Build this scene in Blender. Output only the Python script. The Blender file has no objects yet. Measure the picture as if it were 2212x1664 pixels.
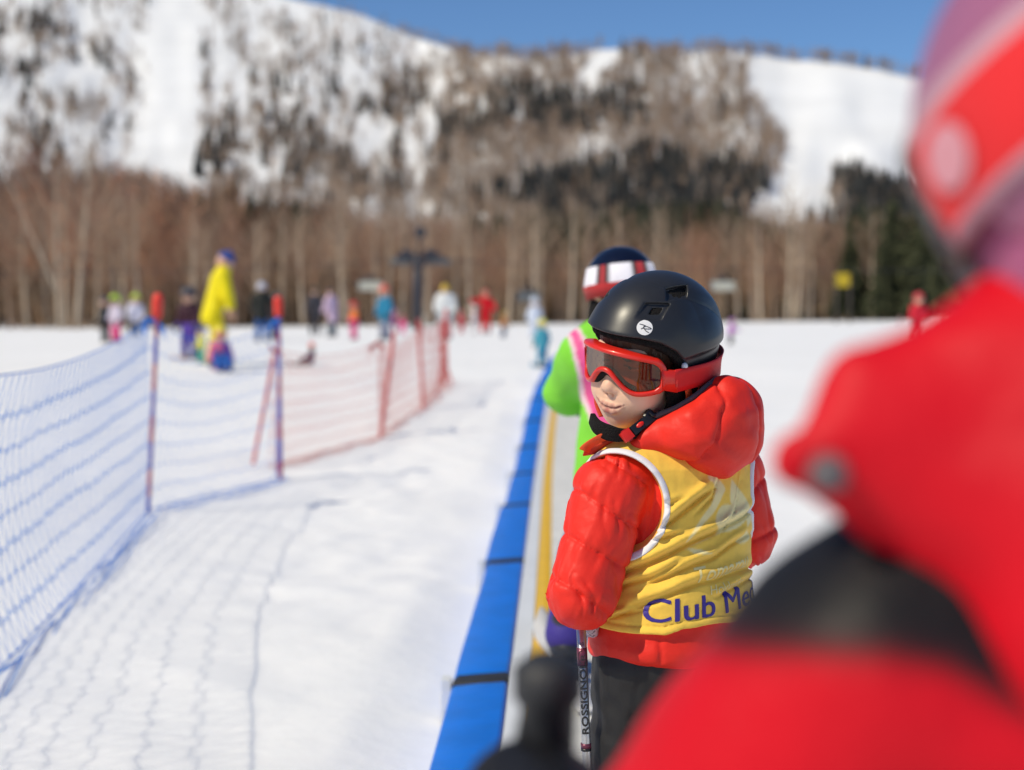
import bpy, bmesh, math, random
import numpy as np
from mathutils import Vector, Matrix
from mathutils.bvhtree import BVHTree

random.seed(7)
RNG = np.random.default_rng(11)
SC = bpy.context.scene
COL = SC.collection
R_ = math.radians

# ------------------------------------------------------------------ camera
F_PX = 3072.0                      # focal length in reference pixels (50 mm on 36 mm)
PITCH = math.atan(137.0 / F_PX)
CAM_Z = 1.2
cam_d = bpy.data.cameras.new('camera')
cam = bpy.data.objects.new('camera', cam_d)
COL.objects.link(cam)
cam.location = (0, 0, CAM_Z)
cam.rotation_euler = (math.pi / 2 - PITCH, 0, 0)
cam_d.lens = 50.0
cam_d.sensor_width = 36.0
cam_d.clip_start = 0.02
cam_d.clip_end = 6000
cam_d.dof.use_dof = True
cam_d.dof.focus_distance = 2.46
cam_d.dof.aperture_fstop = 2.5
SC.camera = cam


def W(u, v, Y):
    """world point at depth Y seen at reference pixel (u, v); used for surveying the place"""
    xc = (u - 1106.0) / F_PX
    yc = -(v - 832.0) / F_PX
    cp, sp = math.cos(PITCH), math.sin(PITCH)
    dy = cp + yc * sp
    dz = -sp + yc * cp
    k = Y / dy
    return np.array([xc * k, Y, CAM_Z + dz * k])


def lerp_tab(x, tab):
    xs = [t[0] for t in tab]
    ys = [t[1] for t in tab]
    return np.interp(x, xs, ys)


# ------------------------------------------------------------------ noise
_T = np.random.default_rng(3).random((64, 64, 64)).astype(np.float32)


def vnoise(P):
    """smooth value noise in -1..1"""
    P = np.asarray(P, dtype=np.float32)
    i = np.floor(P).astype(np.int32)
    f = P - i
    f = f * f * f * (f * (f * 6 - 15) + 10)
    i &= 63
    j = (i + 1) & 63
    x0, y0, z0 = i[:, 0], i[:, 1], i[:, 2]
    x1, y1, z1 = j[:, 0], j[:, 1], j[:, 2]
    fx, fy, fz = f[:, 0], f[:, 1], f[:, 2]
    c00 = _T[x0, y0, z0] * (1 - fx) + _T[x1, y0, z0] * fx
    c10 = _T[x0, y1, z0] * (1 - fx) + _T[x1, y1, z0] * fx
    c01 = _T[x0, y0, z1] * (1 - fx) + _T[x1, y0, z1] * fx
    c11 = _T[x0, y1, z1] * (1 - fx) + _T[x1, y1, z1] * fx
    return ((c00 * (1 - fy) + c10 * fy) * (1 - fz) + (c01 * (1 - fy) + c11 * fy) * fz) * 2 - 1


def fbm(P, n=3):
    s = 0
    a = 1.0
    for k in range(n):
        s = s + a * vnoise(P * (2 ** k) + 17.3 * k)
        a *= 0.5
    return s


# ------------------------------------------------------------------ signed distances
def ell(P, c, r, M=None):
    q = P - np.asarray(c, np.float32)
    if M is not None:
        q = q @ np.asarray(M, np.float32)
    r = np.asarray(r, np.float32)
    q = q / r
    k0 = np.sqrt((q * q).sum(1))
    q = q / r
    k1 = np.sqrt((q * q).sum(1)) + 1e-9
    return k0 * (k0 - 1) / k1


def cap(P, a, b, ra, rb=None):
    if rb is None:
        rb = ra
    a = np.asarray(a, np.float32)
    b = np.asarray(b, np.float32)
    ba = b - a
    pa = P - a
    t = np.clip((pa @ ba) / (ba @ ba + 1e-12), 0, 1)
    d = pa - t[:, None] * ba
    return np.sqrt((d * d).sum(1)) - (ra + (rb - ra) * t)


def sph(P, c, r):
    d = P - np.asarray(c, np.float32)
    return np.sqrt((d * d).sum(1)) - r


def rbox(P, c, h, r=0.0, M=None):
    q = P - np.asarray(c, np.float32)
    if M is not None:
        q = q @ np.asarray(M, np.float32)
    q = np.abs(q) - (np.asarray(h, np.float32) - r)
    return np.sqrt((np.maximum(q, 0) ** 2).sum(1)) + np.minimum(q.max(1), 0) - r


def smin(a, b, k):
    h = np.maximum(k - np.abs(a - b), 0) / k
    return np.minimum(a, b) - h * h * k * 0.25


def smax(a, b, k):
    return -smin(-a, -b, k)


def surface_mesh(fn, lo, hi, h, newton=1):
    """polygonise the zero set of fn (surface nets) -> verts, quads"""
    lo = np.asarray(lo, np.float32)
    hi = np.asarray(hi, np.float32)
    n = (np.ceil((hi - lo) / h / 4).astype(int)) * 4 + 4
    ax = [lo[k] + h * np.arange(n[k], dtype=np.float32) for k in range(3)]
    # coarse pass
    cx = [a[1::4] + 0.5 * h for a in ax]
    G = np.stack(np.meshgrid(*cx, indexing='ij'), -1).reshape(-1, 3)
    D = fn(G).reshape([len(c) for c in cx])
    Df = np.repeat(np.repeat(np.repeat(D, 4, 0), 4, 1), 4, 2)[:n[0], :n[1], :n[2]].astype(np.float32)
    m = np.abs(Df) < 9 * h
    idx = np.argwhere(m)
    P = lo + h * idx.astype(np.float32)
    vals = np.empty(len(P), np.float32)
    for s in range(0, len(P), 400000):
        vals[s:s + 400000] = fn(P[s:s + 400000])
    Df[m] = vals
    Df[0], Df[-1] = 1, 1
    Df[:, 0], Df[:, -1] = 1, 1
    Df[:, :, 0], Df[:, :, -1] = 1, 1
    S = Df < 0
    c = [S[i:n[0] - 1 + i, j:n[1] - 1 + j, k:n[2] - 1 + k] for i in (0, 1) for j in (0, 1) for k in (0, 1)]
    al = c[0].copy()
    an = c[0].copy()
    for q in c[1:]:
        al &= q
        an |= q
    cells = np.argwhere(an & ~al)
    cid = -np.ones(an.shape, np.int32)
    cid[cells[:, 0], cells[:, 1], cells[:, 2]] = np.arange(len(cells))
    acc = np.zeros((len(cells), 3), np.float32)
    cnt = np.zeros(len(cells), np.float32)
    co = [(i, j, k) for i in (0, 1) for j in (0, 1) for k in (0, 1)]
    for a in range(8):
        for b in range(a + 1, 8):
            d = [co[b][t] - co[a][t] for t in range(3)]
            if sum(abs(x) for x in d) != 1:
                continue
            ca, cb = cells + np.array(co[a]), cells + np.array(co[b])
            va = Df[ca[:, 0], ca[:, 1], ca[:, 2]]
            vb = Df[cb[:, 0], cb[:, 1], cb[:, 2]]
            x = (va < 0) != (vb < 0)
            t = np.where(x, va / np.where(x, va - vb, 1), 0)
            acc += np.where(x[:, None], ca + t[:, None] * (cb - ca), 0)
            cnt += x
    V = lo + h * acc / np.maximum(cnt, 1)[:, None]
    for _ in range(newton):
        e = h * 0.3
        g = np.stack([(fn(V + np.eye(3, dtype=np.float32)[k] * e) - fn(V - np.eye(3, dtype=np.float32)[k] * e)) / (2 * e) for k in range(3)], 1)
        d = fn(V)
        g2 = (g * g).sum(1)
        st = -(d / np.maximum(g2, 0.2))[:, None] * g
        L = np.sqrt((st * st).sum(1))
        st *= np.minimum(1, 0.7 * h / np.maximum(L, 1e-9))[:, None]
        V = V + st
    Q = []
    for axis in range(3):
        o = [0, 1, 2]
        o.remove(axis)
        sl0 = [slice(1, n[t] - 1) for t in range(3)]
        sl1 = list(sl0)
        sl0[axis] = slice(0, n[axis] - 1)
        sl1[axis] = slice(1, n[axis])
        A, B = S[tuple(sl0)], S[tuple(sl1)]
        e = np.argwhere(A != B)
        base = e.copy()
        for t in range(3):
            if t != axis:
                base[:, t] += 1
        inside = S[base[:, 0], base[:, 1], base[:, 2]]
        def cell(da, db):
            q = base.copy()
            q[:, o[0]] += da
            q[:, o[1]] += db
            return cid[q[:, 0], q[:, 1], q[:, 2]]
        q = np.stack([cell(-1, -1), cell(0, -1), cell(0, 0), cell(-1, 0)], 1)
        flip = ~inside if axis != 1 else inside
        q[flip] = q[flip][:, ::-1]
        Q.append(q)
    Q = np.concatenate(Q) if Q else np.zeros((0, 4), int)
    Q = Q[(Q >= 0).all(1)]
    return V.astype(np.float32), Q


# ------------------------------------------------------------------ mesh objects
def new_mesh(name, V, polys, cols=None, smooth=True):
    """polys: list of int arrays (n,3)/(n,4)"""
    me = bpy.data.meshes.new(name)
    V = np.asarray(V, np.float32)
    me.vertices.add(len(V))
    me.vertices.foreach_set('co', V.ravel())
    polys = [np.asarray(p, np.int32) for p in polys if len(p)]
    loops = np.concatenate([p.ravel() for p in polys])
    sizes = np.concatenate([np.full(len(p), p.shape[1], np.int32) for p in polys])
    starts = np.concatenate([[0], np.cumsum(sizes)[:-1]]).astype(np.int32)
    me.loops.add(len(loops))
    me.loops.foreach_set('vertex_index', loops)
    me.polygons.add(len(sizes))
    me.polygons.foreach_set('loop_start', starts)
    me.polygons.foreach_set('loop_total', sizes)
    me.polygons.foreach_set('use_smooth', np.full(len(sizes), bool(smooth)))
    if cols is not None:
        at = me.color_attributes.new('Col', 'FLOAT_COLOR', 'POINT')
        c4 = np.ones((len(V), 4), np.float32)
        c4[:, :3] = cols
        at.data.foreach_set('color', c4.ravel())
    me.update(calc_edges=True)
    me.validate()
    return me


def link(name, me, mat=None, parent=None, loc=None):
    o = bpy.data.objects.new(name, me)
    COL.objects.link(o)
    if mat is not None and me is not None:
        me.materials.append(mat)
    if parent is not None:
        o.parent = parent
    if loc is not None:
        o.location = loc
    return o


def thing(name, label, cat, loc=(0, 0, 0), group=None, rz=0):
    o = bpy.data.objects.new(name, None)
    COL.objects.link(o)
    o.empty_display_size = 0.1
    o.location = loc
    o.rotation_euler = (0, 0, rz)
    o['label'] = label
    o['category'] = cat
    if group:
        o['group'] = group
    return o


def tag(o, label, cat, group=None):
    o['label'] = label
    o['category'] = cat
    if group:
        o['group'] = group
    return o


def structure(o, kind='structure'):
    o['kind'] = kind
    return o


class MB:
    """collects simple shapes into one mesh"""
    def __init__(s):
        s.V, s.T, s.Q, s.C, s.n = [], [], [], [], 0

    def add(s, V, Q=None, T=None, col=None):
        V = np.asarray(V, np.float32).reshape(-1, 3)
        if Q is not None and len(Q):
            s.Q.append(np.asarray(Q, np.int32) + s.n)
        if T is not None and len(T):
            s.T.append(np.asarray(T, np.int32) + s.n)
        s.V.append(V)
        s.C.append(np.tile(np.asarray(col if col is not None else (1, 1, 1), np.float32), (len(V), 1)) if np.ndim(col) < 2 else col)
        s.n += len(V)

    def tube(s, pts, r, n=8, col=None, closed=False, caps=True):
        pts = np.asarray(pts, float)
        m = len(pts)
        r = np.full(m, r, float) if np.isscalar(r) else np.asarray(r, float)
        tg = np.gradient(pts, axis=0) if not closed else (np.roll(pts, -1, 0) - np.roll(pts, 1, 0))
        tg /= np.linalg.norm(tg, axis=1)[:, None] + 1e-12
        ref = np.array([0, 0, 1.0]) if abs(tg[0][2]) < 0.9 else np.array([1.0, 0, 0])
        rings = []
        a = np.cross(tg[0], ref)
        for i in range(m):
            a = a - tg[i] * (a @ tg[i])
            a /= np.linalg.norm(a) + 1e-12
            b = np.cross(tg[i], a)
            an = np.arange(n) * 2 * np.pi / n
            rings.append(pts[i] + r[i] * (np.cos(an)[:, None] * a + np.sin(an)[:, None] * b))
        V = np.concatenate(rings)
        Q = []
        for i in range(m if closed else m - 1):
            i2 = (i + 1) % m
            for k in range(n):
                k2 = (k + 1) % n
                Q.append((i * n + k, i * n + k2, i2 * n + k2, i2 * n + k))
        T = []
        if caps and not closed:
            V = np.concatenate([V, pts[:1], pts[-1:]])
            for k in range(n):
                T.append((m * n, (k + 1) % n, k))
                T.append((m * n + 1, (m - 1) * n + k, (m - 1) * n + (k + 1) % n))
        s.add(V, Q, T, col)

    def box(s, c, h, M=None, col=None):
        c = np.asarray(c, float)
        h = np.asarray(h, float)
        V = np.array([[x, y, z] for x in (-1, 1) for y in (-1, 1) for z in (-1, 1)], float) * h
        if M is not None:
            V = V @ np.asarray(M, float).T
        s.add(V + c, [(0, 1, 3, 2), (4, 6, 7, 5), (0, 4, 5, 1), (2, 3, 7, 6), (0, 2, 6, 4), (1, 5, 7, 3)], None, col)

    def ribbon(s, pts, side, w, t, col=None):
        """flat strap: centre line pts, unit side vectors, width w, thickness t"""
        pts = np.asarray(pts, float)
        side = np.asarray(side, float)
        if side.ndim == 1:
            side = np.tile(side, (len(pts), 1))
        tg = np.gradient(pts, axis=0)
        tg /= np.linalg.norm(tg, axis=1)[:, None] + 1e-12
        side = side - tg * (side * tg).sum(1)[:, None]
        side /= np.linalg.norm(side, axis=1)[:, None] + 1e-12
        nr = np.cross(tg, side)
        w = np.full(len(pts), w) if np.isscalar(w) else np.asarray(w)
        rg = [pts + side * (sx * w / 2)[:, None] + nr * (sy * t / 2) for sx, sy in ((-1, -1), (1, -1), (1, 1), (-1, 1))]
        m = len(pts)
        V = np.stack(rg, 1).reshape(-1, 3)
        Q = []
        for i in range(m - 1):
            for k in range(4):
                Q.append((i * 4 + k, i * 4 + (k + 1) % 4, (i + 1) * 4 + (k + 1) % 4, (i + 1) * 4 + k))
        Q += [(3, 2, 1, 0), ((m - 1) * 4, (m - 1) * 4 + 1, (m - 1) * 4 + 2, (m - 1) * 4 + 3)]
        s.add(V, Q, None, col)

    def ball(s, c, r, nu=10, nv=7, col=None, M=None):
        r = np.asarray([r] * 3 if np.isscalar(r) else r, float)
        V = []
        for j in range(nv + 1):
            th = np.pi * j / nv
            for i in range(nu):
                ph = 2 * np.pi * i / nu
                V.append((np.sin(th) * np.cos(ph), np.sin(th) * np.sin(ph), np.cos(th)))
        V = np.array(V) * r
        if M is not None:
            V = V @ np.asarray(M).T
        Q = [(j * nu + i, (j + 1) * nu + i, (j + 1) * nu + (i + 1) % nu, j * nu + (i + 1) % nu) for j in range(nv) for i in range(nu)]
        s.add(V + np.asarray(c, float), Q, None, col)

    def mesh(s, name, smooth=True, colors=False):
        polys = []
        if s.Q:
            polys.append(np.concatenate(s.Q))
        if s.T:
            polys.append(np.concatenate(s.T))
        return new_mesh(name, np.concatenate(s.V), polys, np.concatenate(s.C) if colors else None, smooth)

    def build(s, name, mat, parent=None, smooth=True, colors=False, loc=None):
        return link(name, s.mesh(name, smooth, colors), mat, parent, loc)


def sdf_obj(name, fn, lo, hi, h, mat, parent=None, colfn=None, newton=1, off=None):
    V, Q = surface_mesh(fn, lo, hi, h, newton)
    cols = colfn(V) if colfn is not None else None
    if off is not None:
        V = V - np.asarray(off, np.float32)
    return link(name, new_mesh(name, V, [Q], cols), mat, parent)


# ------------------------------------------------------------------ materials
def material(name, color=(0.5, 0.5, 0.5), rough=0.6, metal=0.0, attr=False, vary=0.0, vscale=8.0,
             bump=0.0, bscale=60.0, sheen=0.0, coat=0.0, spec=0.5, bdetail=3.0, sss=0.0, stretch=None):
    m = bpy.data.materials.new(name)
    m.use_nodes = True
    nt = m.node_tree
    b = nt.nodes['Principled BSDF']
    b.inputs['Base Color'].default_value = (*color, 1)
    b.inputs['Roughness'].default_value = rough
    b.inputs['Metallic'].default_value = metal
    b.inputs['Specular IOR Level'].default_value = spec
    b.inputs['Coat Weight'].default_value = coat
    b.inputs['Sheen Weight'].default_value = sheen
    if sss:
        b.inputs['Subsurface Weight'].default_value = sss
        b.inputs['Subsurface Radius'].default_value = (1.0, 0.35, 0.2)
        b.inputs['Subsurface Scale'].default_value = 0.006
    tc = nt.nodes.new('ShaderNodeTexCoord')
    src = None
    if attr:
        a = nt.nodes.new('ShaderNodeAttribute')
        a.attribute_name = 'Col'
        src = a.outputs['Color']
    vec = tc.outputs['Object']
    if stretch:
        mp = nt.nodes.new('ShaderNodeMapping')
        mp.inputs['Scale'].default_value = stretch
        nt.links.new(vec, mp.inputs['Vector'])
        vec = mp.outputs['Vector']
    if vary > 0:
        n = nt.nodes.new('ShaderNodeTexNoise')
        n.inputs['Scale'].default_value = vscale
        n.inputs['Detail'].default_value = 4
        nt.links.new(vec, n.inputs['Vector'])
        mr = nt.nodes.new('ShaderNodeMapRange')
        mr.inputs['From Min'].default_value = 0.3
        mr.inputs['From Max'].default_value = 0.7
        mr.inputs['To Min'].default_value = 1 - vary
        mr.inputs['To Max'].default_value = 1 + vary
        nt.links.new(n.outputs['Fac'], mr.inputs['Value'])
        mx = nt.nodes.new('ShaderNodeVectorMath')
        mx.operation = 'SCALE'
        if src is not None:
            nt.links.new(src, mx.inputs[0])
        else:
            mx.inputs[0].default_value = color
        nt.links.new(mr.outputs['Result'], mx.inputs['Scale'])
        src = mx.outputs['Vector']
    if src is not None:
        nt.links.new(src, b.inputs['Base Color'])
    if bump > 0:
        n = nt.nodes.new('ShaderNodeTexNoise')
        n.inputs['Scale'].default_value = bscale
        n.inputs['Detail'].default_value = bdetail
        nt.links.new(vec, n.inputs['Vector'])
        bp = nt.nodes.new('ShaderNodeBump')
        bp.inputs['Strength'].default_value = 1.0
        bp.inputs['Distance'].default_value = bump
        nt.links.new(n.outputs['Fac'], bp.inputs['Height'])
        nt.links.new(bp.outputs['Normal'], b.inputs['Normal'])
    return m


M_SNOW = material('snow', (0.88, 0.885, 0.89), 0.75, bump=0.006, bscale=14, bdetail=6, spec=0.25, vary=0.03, vscale=0.6)
_sb = M_SNOW.node_tree.nodes['Principled BSDF']
_sb.inputs['Subsurface Weight'].default_value = 1.0
_sb.inputs['Subsurface Radius'].default_value = (1.0, 1.0, 1.0)
_sb.inputs['Subsurface Scale'].default_value = 0.08
M_SNOW_FAR = material('mountain_snow', (0.86, 0.87, 0.88), 0.8, spec=0.2, vary=0.05, vscale=0.02)
M_NYLON = material('nylon', rough=0.55, attr=True, vary=0.06, vscale=14, bump=0.0018, bscale=45, spec=0.22, sheen=0.0)
M_MATTE = material('matte_fabric', rough=0.75, attr=True, vary=0.08, vscale=14, bump=0.001, bscale=200, sheen=0.1, spec=0.3)
M_SKIN = material('skin', (0.62, 0.37, 0.26), 0.45, attr=True, sss=0.12, bump=0.0003, bscale=400, spec=0.4)
M_SHELL = material('helmet_shell', rough=0.35, attr=True, spec=0.5, bump=0.0004, bscale=30)
M_PLASTIC_BLACK = material('black_plastic', (0.012, 0.012, 0.014), 0.35)
M_FLEECE = material('black_fleece', (0.012, 0.011, 0.011), 0.95, bump=0.004, bscale=350, spec=0.2)
M_METAL = material('brushed_aluminium', (0.55, 0.56, 0.58), 0.35, metal=0.9, bump=0.0005, bscale=120, stretch=(1, 1, 0.05))
M_DARK = material('dark_rubber', (0.02, 0.022, 0.027), 0.6, bump=0.001, bscale=80)
M_COLOR = material('painted_parts', rough=0.5, attr=True, vary=0.05, vscale=6)
M_BARK = material('bark', rough=0.9, attr=True, vary=0.2, vscale=3.0, spec=0.2)
M_NEEDLE = material('needles', rough=0.9, attr=True, vary=0.35, vscale=2.0, spec=0.2)
# ------------------------------------------------------------------ light
SUN_AZ = (-0.848, -0.53)
SUN_EL = R_(47)
w = bpy.data.worlds.new('World')
SC.world = w
w.use_nodes = True
nt = w.node_tree
sky = nt.nodes.new('ShaderNodeTexSky')
sky.sky_type = 'NISHITA'
sky.sun_disc = False
sky.sun_elevation = SUN_EL
sky.sun_rotation = math.atan2(SUN_AZ[0], SUN_AZ[1])
sky.altitude = 600
sky.air_density = 1.0
sky.dust_density = 0.0
sky.ozone_density = 10.0
nt.links.new(sky.outputs['Color'], nt.nodes['Background'].inputs['Color'])
nt.nodes['Background'].inputs['Strength'].default_value = 0.10
sl = bpy.data.lights.new('sun', 'SUN')
sl.energy = 3.62
sl.angle = R_(0.5)
sl.color = (1.0, 0.90, 0.69)
so = bpy.data.objects.new('sun', sl)
COL.objects.link(so)
dv = Vector((SUN_AZ[0] * math.cos(SUN_EL), SUN_AZ[1] * math.cos(SUN_EL), math.sin(SUN_EL)))
so.rotation_euler = dv.to_track_quat('Z', 'Y').to_euler()
so.location = dv * 30
SC.view_settings.view_transform = 'Standard'
SC.view_settings.look = 'None'
SC.view_settings.exposure = 0.07
SC.view_settings.gamma = 1.0
SC.render.engine = 'CYCLES'
SC.cycles.use_denoising = True
SC.cycles.denoiser = 'OPENIMAGEDENOISE'
SC.cycles.max_bounces = 8
SC.cycles.transparent_max_bounces = 12
SC.cycles.caustics_reflective = False
SC.cycles.caustics_refractive = False
SC.cycles.sample_clamp_indirect = 6


# ------------------------------------------------------------------ ground
GT = [(-80, 0), (10.5, 0), (11.5, 0.02), (13, 0.1), (15.4, 0.25), (18.2, 0.40), (22, 0.52), (30, 0.63), (40, 0.71), (60, 0.76)]


def ground(x, y):
    x = np.asarray(x, float)
    y = np.asarray(y, float)
    g = lerp_tab(y, GT)
    side = np.clip((x / np.maximum(y, 20) + 0.3) / 0.6, 0, 1)
    far = 0.66 + 0.66 * side
    t = np.clip((y - 55) / 45, 0, 1)
    return g * (1 - t) + far * t


def bend(y):
    return 0.029 * y + 0.0016 * np.maximum(0, np.asarray(y) - 9) ** 2


def snow_h(x, y):
    """ground plus lumps of chopped snow"""
    P = np.stack([x, y, 0 * x], 1)
    rough = 0.35 + 0.9 * np.exp(-((x + 0.75 + 0.02 * y) / 0.5) ** 2) * np.clip((y - 3) / 4, 0, 1)
    keep = np.clip((np.abs(x - 0.2 - bend(y)) - 0.55) / 0.25, 0, 1)
    d = 0.014 * fbm(P * 1.3, 3) + 0.011 * rough * fbm(P * 5.0 + 9, 3) + 0.03 * vnoise(P * 0.22)
    d = d + 0.012 * rough * np.maximum(vnoise(P * 9 + 3), 0) ** 2
    return ground(x, y) + d * keep * np.clip(1.6 - y / 60, 0.2, 1) - 0.015 * (1 - keep)


xs = np.concatenate([-3.5 - np.geomspace(0.05, 500, 60)[::-1], np.arange(-3.5, 2.2, 0.045), 2.2 + np.geomspace(0.05, 500, 55)])
ys = np.concatenate([-60 - np.geomspace(1, 200, 8)[::-1], np.linspace(-60, 1.0, 30), np.arange(1.1, 13, 0.05), 13 + np.geomspace(0.06, 320, 110)])
X, Y = np.meshgrid(xs, ys, indexing='ij')
Z = snow_h(X.ravel(), Y.ravel())
nx, ny = len(xs), len(ys)
ii = (np.arange(nx - 1)[:, None] * ny + np.arange(ny - 1)[None, :]).ravel()
structure(link('snow_ground', new_mesh('snow_ground', np.stack([X.ravel(), Y.ravel(), Z], 1), [np.stack([ii, ii + ny, ii + ny + 1, ii + 1], 1)]), M_SNOW))

# ------------------------------------------------------------------ mountain
SKYL = [(-3500, 120), (-2500, -100), (-800, -260), (0, -130), (300, -75), (640, 0), (780, 32), (880, 74), (1010, 116), (1060, 118), (1130, 126),
        (1240, 116), (1300, 106), (1400, 108), (1450, 114), (1560, 107), (1640, 118), (1700, 128), (1800, 134), (1900, 150),
        (1960, 165), (2100, 190), (2400, 260), (3000, 330), (4700, 420)]


def terrain(u, t):
    """u: bearing in reference pixels, t: 0 at the foot .. 1 at the ridge"""
    u = np.asarray(u, float)
    t = np.asarray(t, float)
    vs = lerp_tab(u, SKYL)
    yr = lerp_tab(u, [(-3000, 900), (300, 1250), (900, 1150), (1100, 880), (1700, 900), (2200, 800), (4700, 700)])
    Y = 270 + t * (yr - 270)
    v = 700 + (vs - 700) * np.minimum(t, 1.0) ** 0.75 + np.maximum(t - 1, 0) * 900
    relief = vnoise(np.stack([u / 90, t * 4, 0 * u], 1)) * 14 + vnoise(np.stack([u / 35, t * 9, 0 * u + 5], 1)) * 5
    v = v + relief * np.clip(4 * t * (1 - t), 0, 1)
    cp, sp = math.cos(PITCH), math.sin(PITCH)
    xc = (u - 1106.0) / F_PX
    yc = -(v - 832.0) / F_PX
    k = Y / (cp + yc * sp)
    return np.stack([xc * k, Y, CAM_Z + (-sp + yc * cp) * k], 1), v


us = np.arange(-3400, 4600, 16.0)
ts = np.concatenate([np.linspace(0, 1, 46), [1.06, 1.15, 1.3]])
U, T = np.meshgrid(us, ts, indexing='ij')
Vt, _ = terrain(U.ravel(), T.ravel())
nu_, nt_ = len(us), len(ts)
ii = (np.arange(nu_ - 1)[:, None] * nt_ + np.arange(nt_ - 1)[None, :]).ravel()
structure(link('mountain', new_mesh('mountain', Vt, [np.stack([ii, ii + nt_, ii + nt_ + 1, ii + 1], 1)]), M_SNOW_FAR))


# ------------------------------------------------------------------ trees
def tpl_bare(n, seed, h=1.0, spread=0.17, tw=0.007, trunk=0.012, sides=3, c_tr=(0.20, 0.15, 0.11), c_tw=(0.2, 0.13, 0.095)):
    """unit-height leafless tree: (V, T, C)"""
    rg = np.random.default_rng(seed)
    V, T, C = [], [], []
    def spike(a, b, r):
        a, b = np.array(a), np.array(b)
        d = b - a
        d = d / np.linalg.norm(d)
        s = np.cross(d, [0.3, 0.5, 0.81])
        s /= np.linalg.norm(s)
        q = np.cross(d, s)
        k = len(V)
        for i in range(sides):
            an = 2 * np.pi * i / sides
            V.append(a + r * (np.cos(an) * s + np.sin(an) * q))
        V.append(b)
        for i in range(sides):
            T.append((k + i, k + (i + 1) % sides, k + sides))
    bend = rg.normal(0, 0.02, 2)
    spike((0, 0, -0.03), (bend[0], bend[1], 1), trunk)
    nt0 = len(V)
    for i in range(n):
        z = 0.22 + 0.74 * (i + rg.random()) / n
        an = rg.random() * 6.283
        L = spread * (0.5 + rg.random()) * (1.25 - z) * 1.5
        up = L * (0.7 + rg.random() * 1.1)
        a = (bend[0] * z, bend[1] * z, z)
        b = (a[0] + np.cos(an) * L, a[1] + np.sin(an) * L, z + up * 0.75)
        spike(a, b, tw * (1.3 - 0.5 * z))
        for k in range(2):
            f = 0.35 + 0.4 * rg.random()
            m = np.array(a) * (1 - f) + np.array(b) * f
            a2 = an + rg.normal(0, 0.9)
            spike(m, m + np.array([np.cos(a2) * L * .5, np.sin(a2) * L * .5, up * (0.35 + .3 * rg.random())]), tw * 0.7)
    C = np.tile(np.array(c_tw), (len(V), 1))
    C[:nt0] = c_tr
    return np.array(V), np.array(T), C


def tpl_conifer(seed, tiers=5, sides=7, w=0.19, col=(0.028, 0.036, 0.024), c_tr=(0.08, 0.055, 0.04)):
    rg = np.random.default_rng(seed)
    V, T = [], []
    for k in range(tiers):
        z0 = 0.06 + 0.80 * k / tiers
        z1 = min(1.0, z0 + 0.42 - 0.03 * k)
        r = w * (1 - 0.85 * k / tiers) * (0.9 + 0.2 * rg.random())
        n0 = len(V)
        m = sides * 2
        for i in range(m):
            an = 2 * np.pi * (i + 0.3 * rg.random()) / m
            rr = r * ((1.0 if i % 2 else 0.55) + 0.25 * rg.normal(0, 0.6))
            V.append((rr * np.cos(an), rr * np.sin(an), z0 + (-0.02 if i % 2 else 0.05) + 0.03 * rg.normal()))
        V.append((0, 0, z1))
        V.append((0, 0, z0 + 0.08))
        for i in range(m):
            T.append((n0 + i, n0 + (i + 1) % m, n0 + m))
            T.append((n0 + (i + 1) % m, n0 + i, n0 + m + 1))
    C = np.tile(np.array(col), (len(V), 1))
    nn = len(V)
    for i in range(5):
        an = i * 6.283 / 5
        V.append((0.018 * np.cos(an), 0.018 * np.sin(an), -0.04))
    V.append((0, 0, 0.6))
    for i in range(5):
        T.append((nn + i, nn + (i + 1) % 5, nn + 5))
    C = np.concatenate([C, np.tile(np.array(c_tr), (6, 1))])
    return np.array(V), np.array(T), C


def scatter(name, tpls, pos, hs, mat, tint=0.25, wide=None, shade=None):
    Vs, Ts, Cs, n = [], [], [], 0
    for i, (p, h) in enumerate(zip(pos, hs)):
        V, T, C = tpls[i % len(tpls)]
        a = RNG.random() * 6.283
        ca, sa = np.cos(a), np.sin(a)
        wd = h * (wide if wide else 1.0) * (0.8 + 0.4 * RNG.random())
        Q = np.stack([(V[:, 0] * ca - V[:, 1] * sa) * wd, (V[:, 0] * sa + V[:, 1] * ca) * wd, V[:, 2] * h], 1) + p
        k = (1 + tint * RNG.normal() * 0.6) * (1.0 if shade is None else shade[i])
        rd = 1 + tint * RNG.normal() * 0.25
        Vs.append(Q)
        Ts.append(T + n)
        Cs.append(np.clip(C * max(k, 0.4) * np.array([rd, 1, 2 - rd]), 0, 1))
        n += len(V)
    return link(name, new_mesh(name, np.concatenate(Vs), [np.concatenate(Ts)], np.concatenate(Cs), smooth=False), mat)


def inpoly(u, v, poly):
    poly = np.array(poly, float)
    r = np.zeros(len(u), bool)
    j = len(poly) - 1
    for i in range(len(poly)):
        xi, yi = poly[i]
        xj, yj = poly[j]
        r ^= ((yi > v) != (yj > v)) & (u < (xj - xi) * (v - yi) / (yj - yi + 1e-9) + xi)
        j = i
    return r


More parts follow.
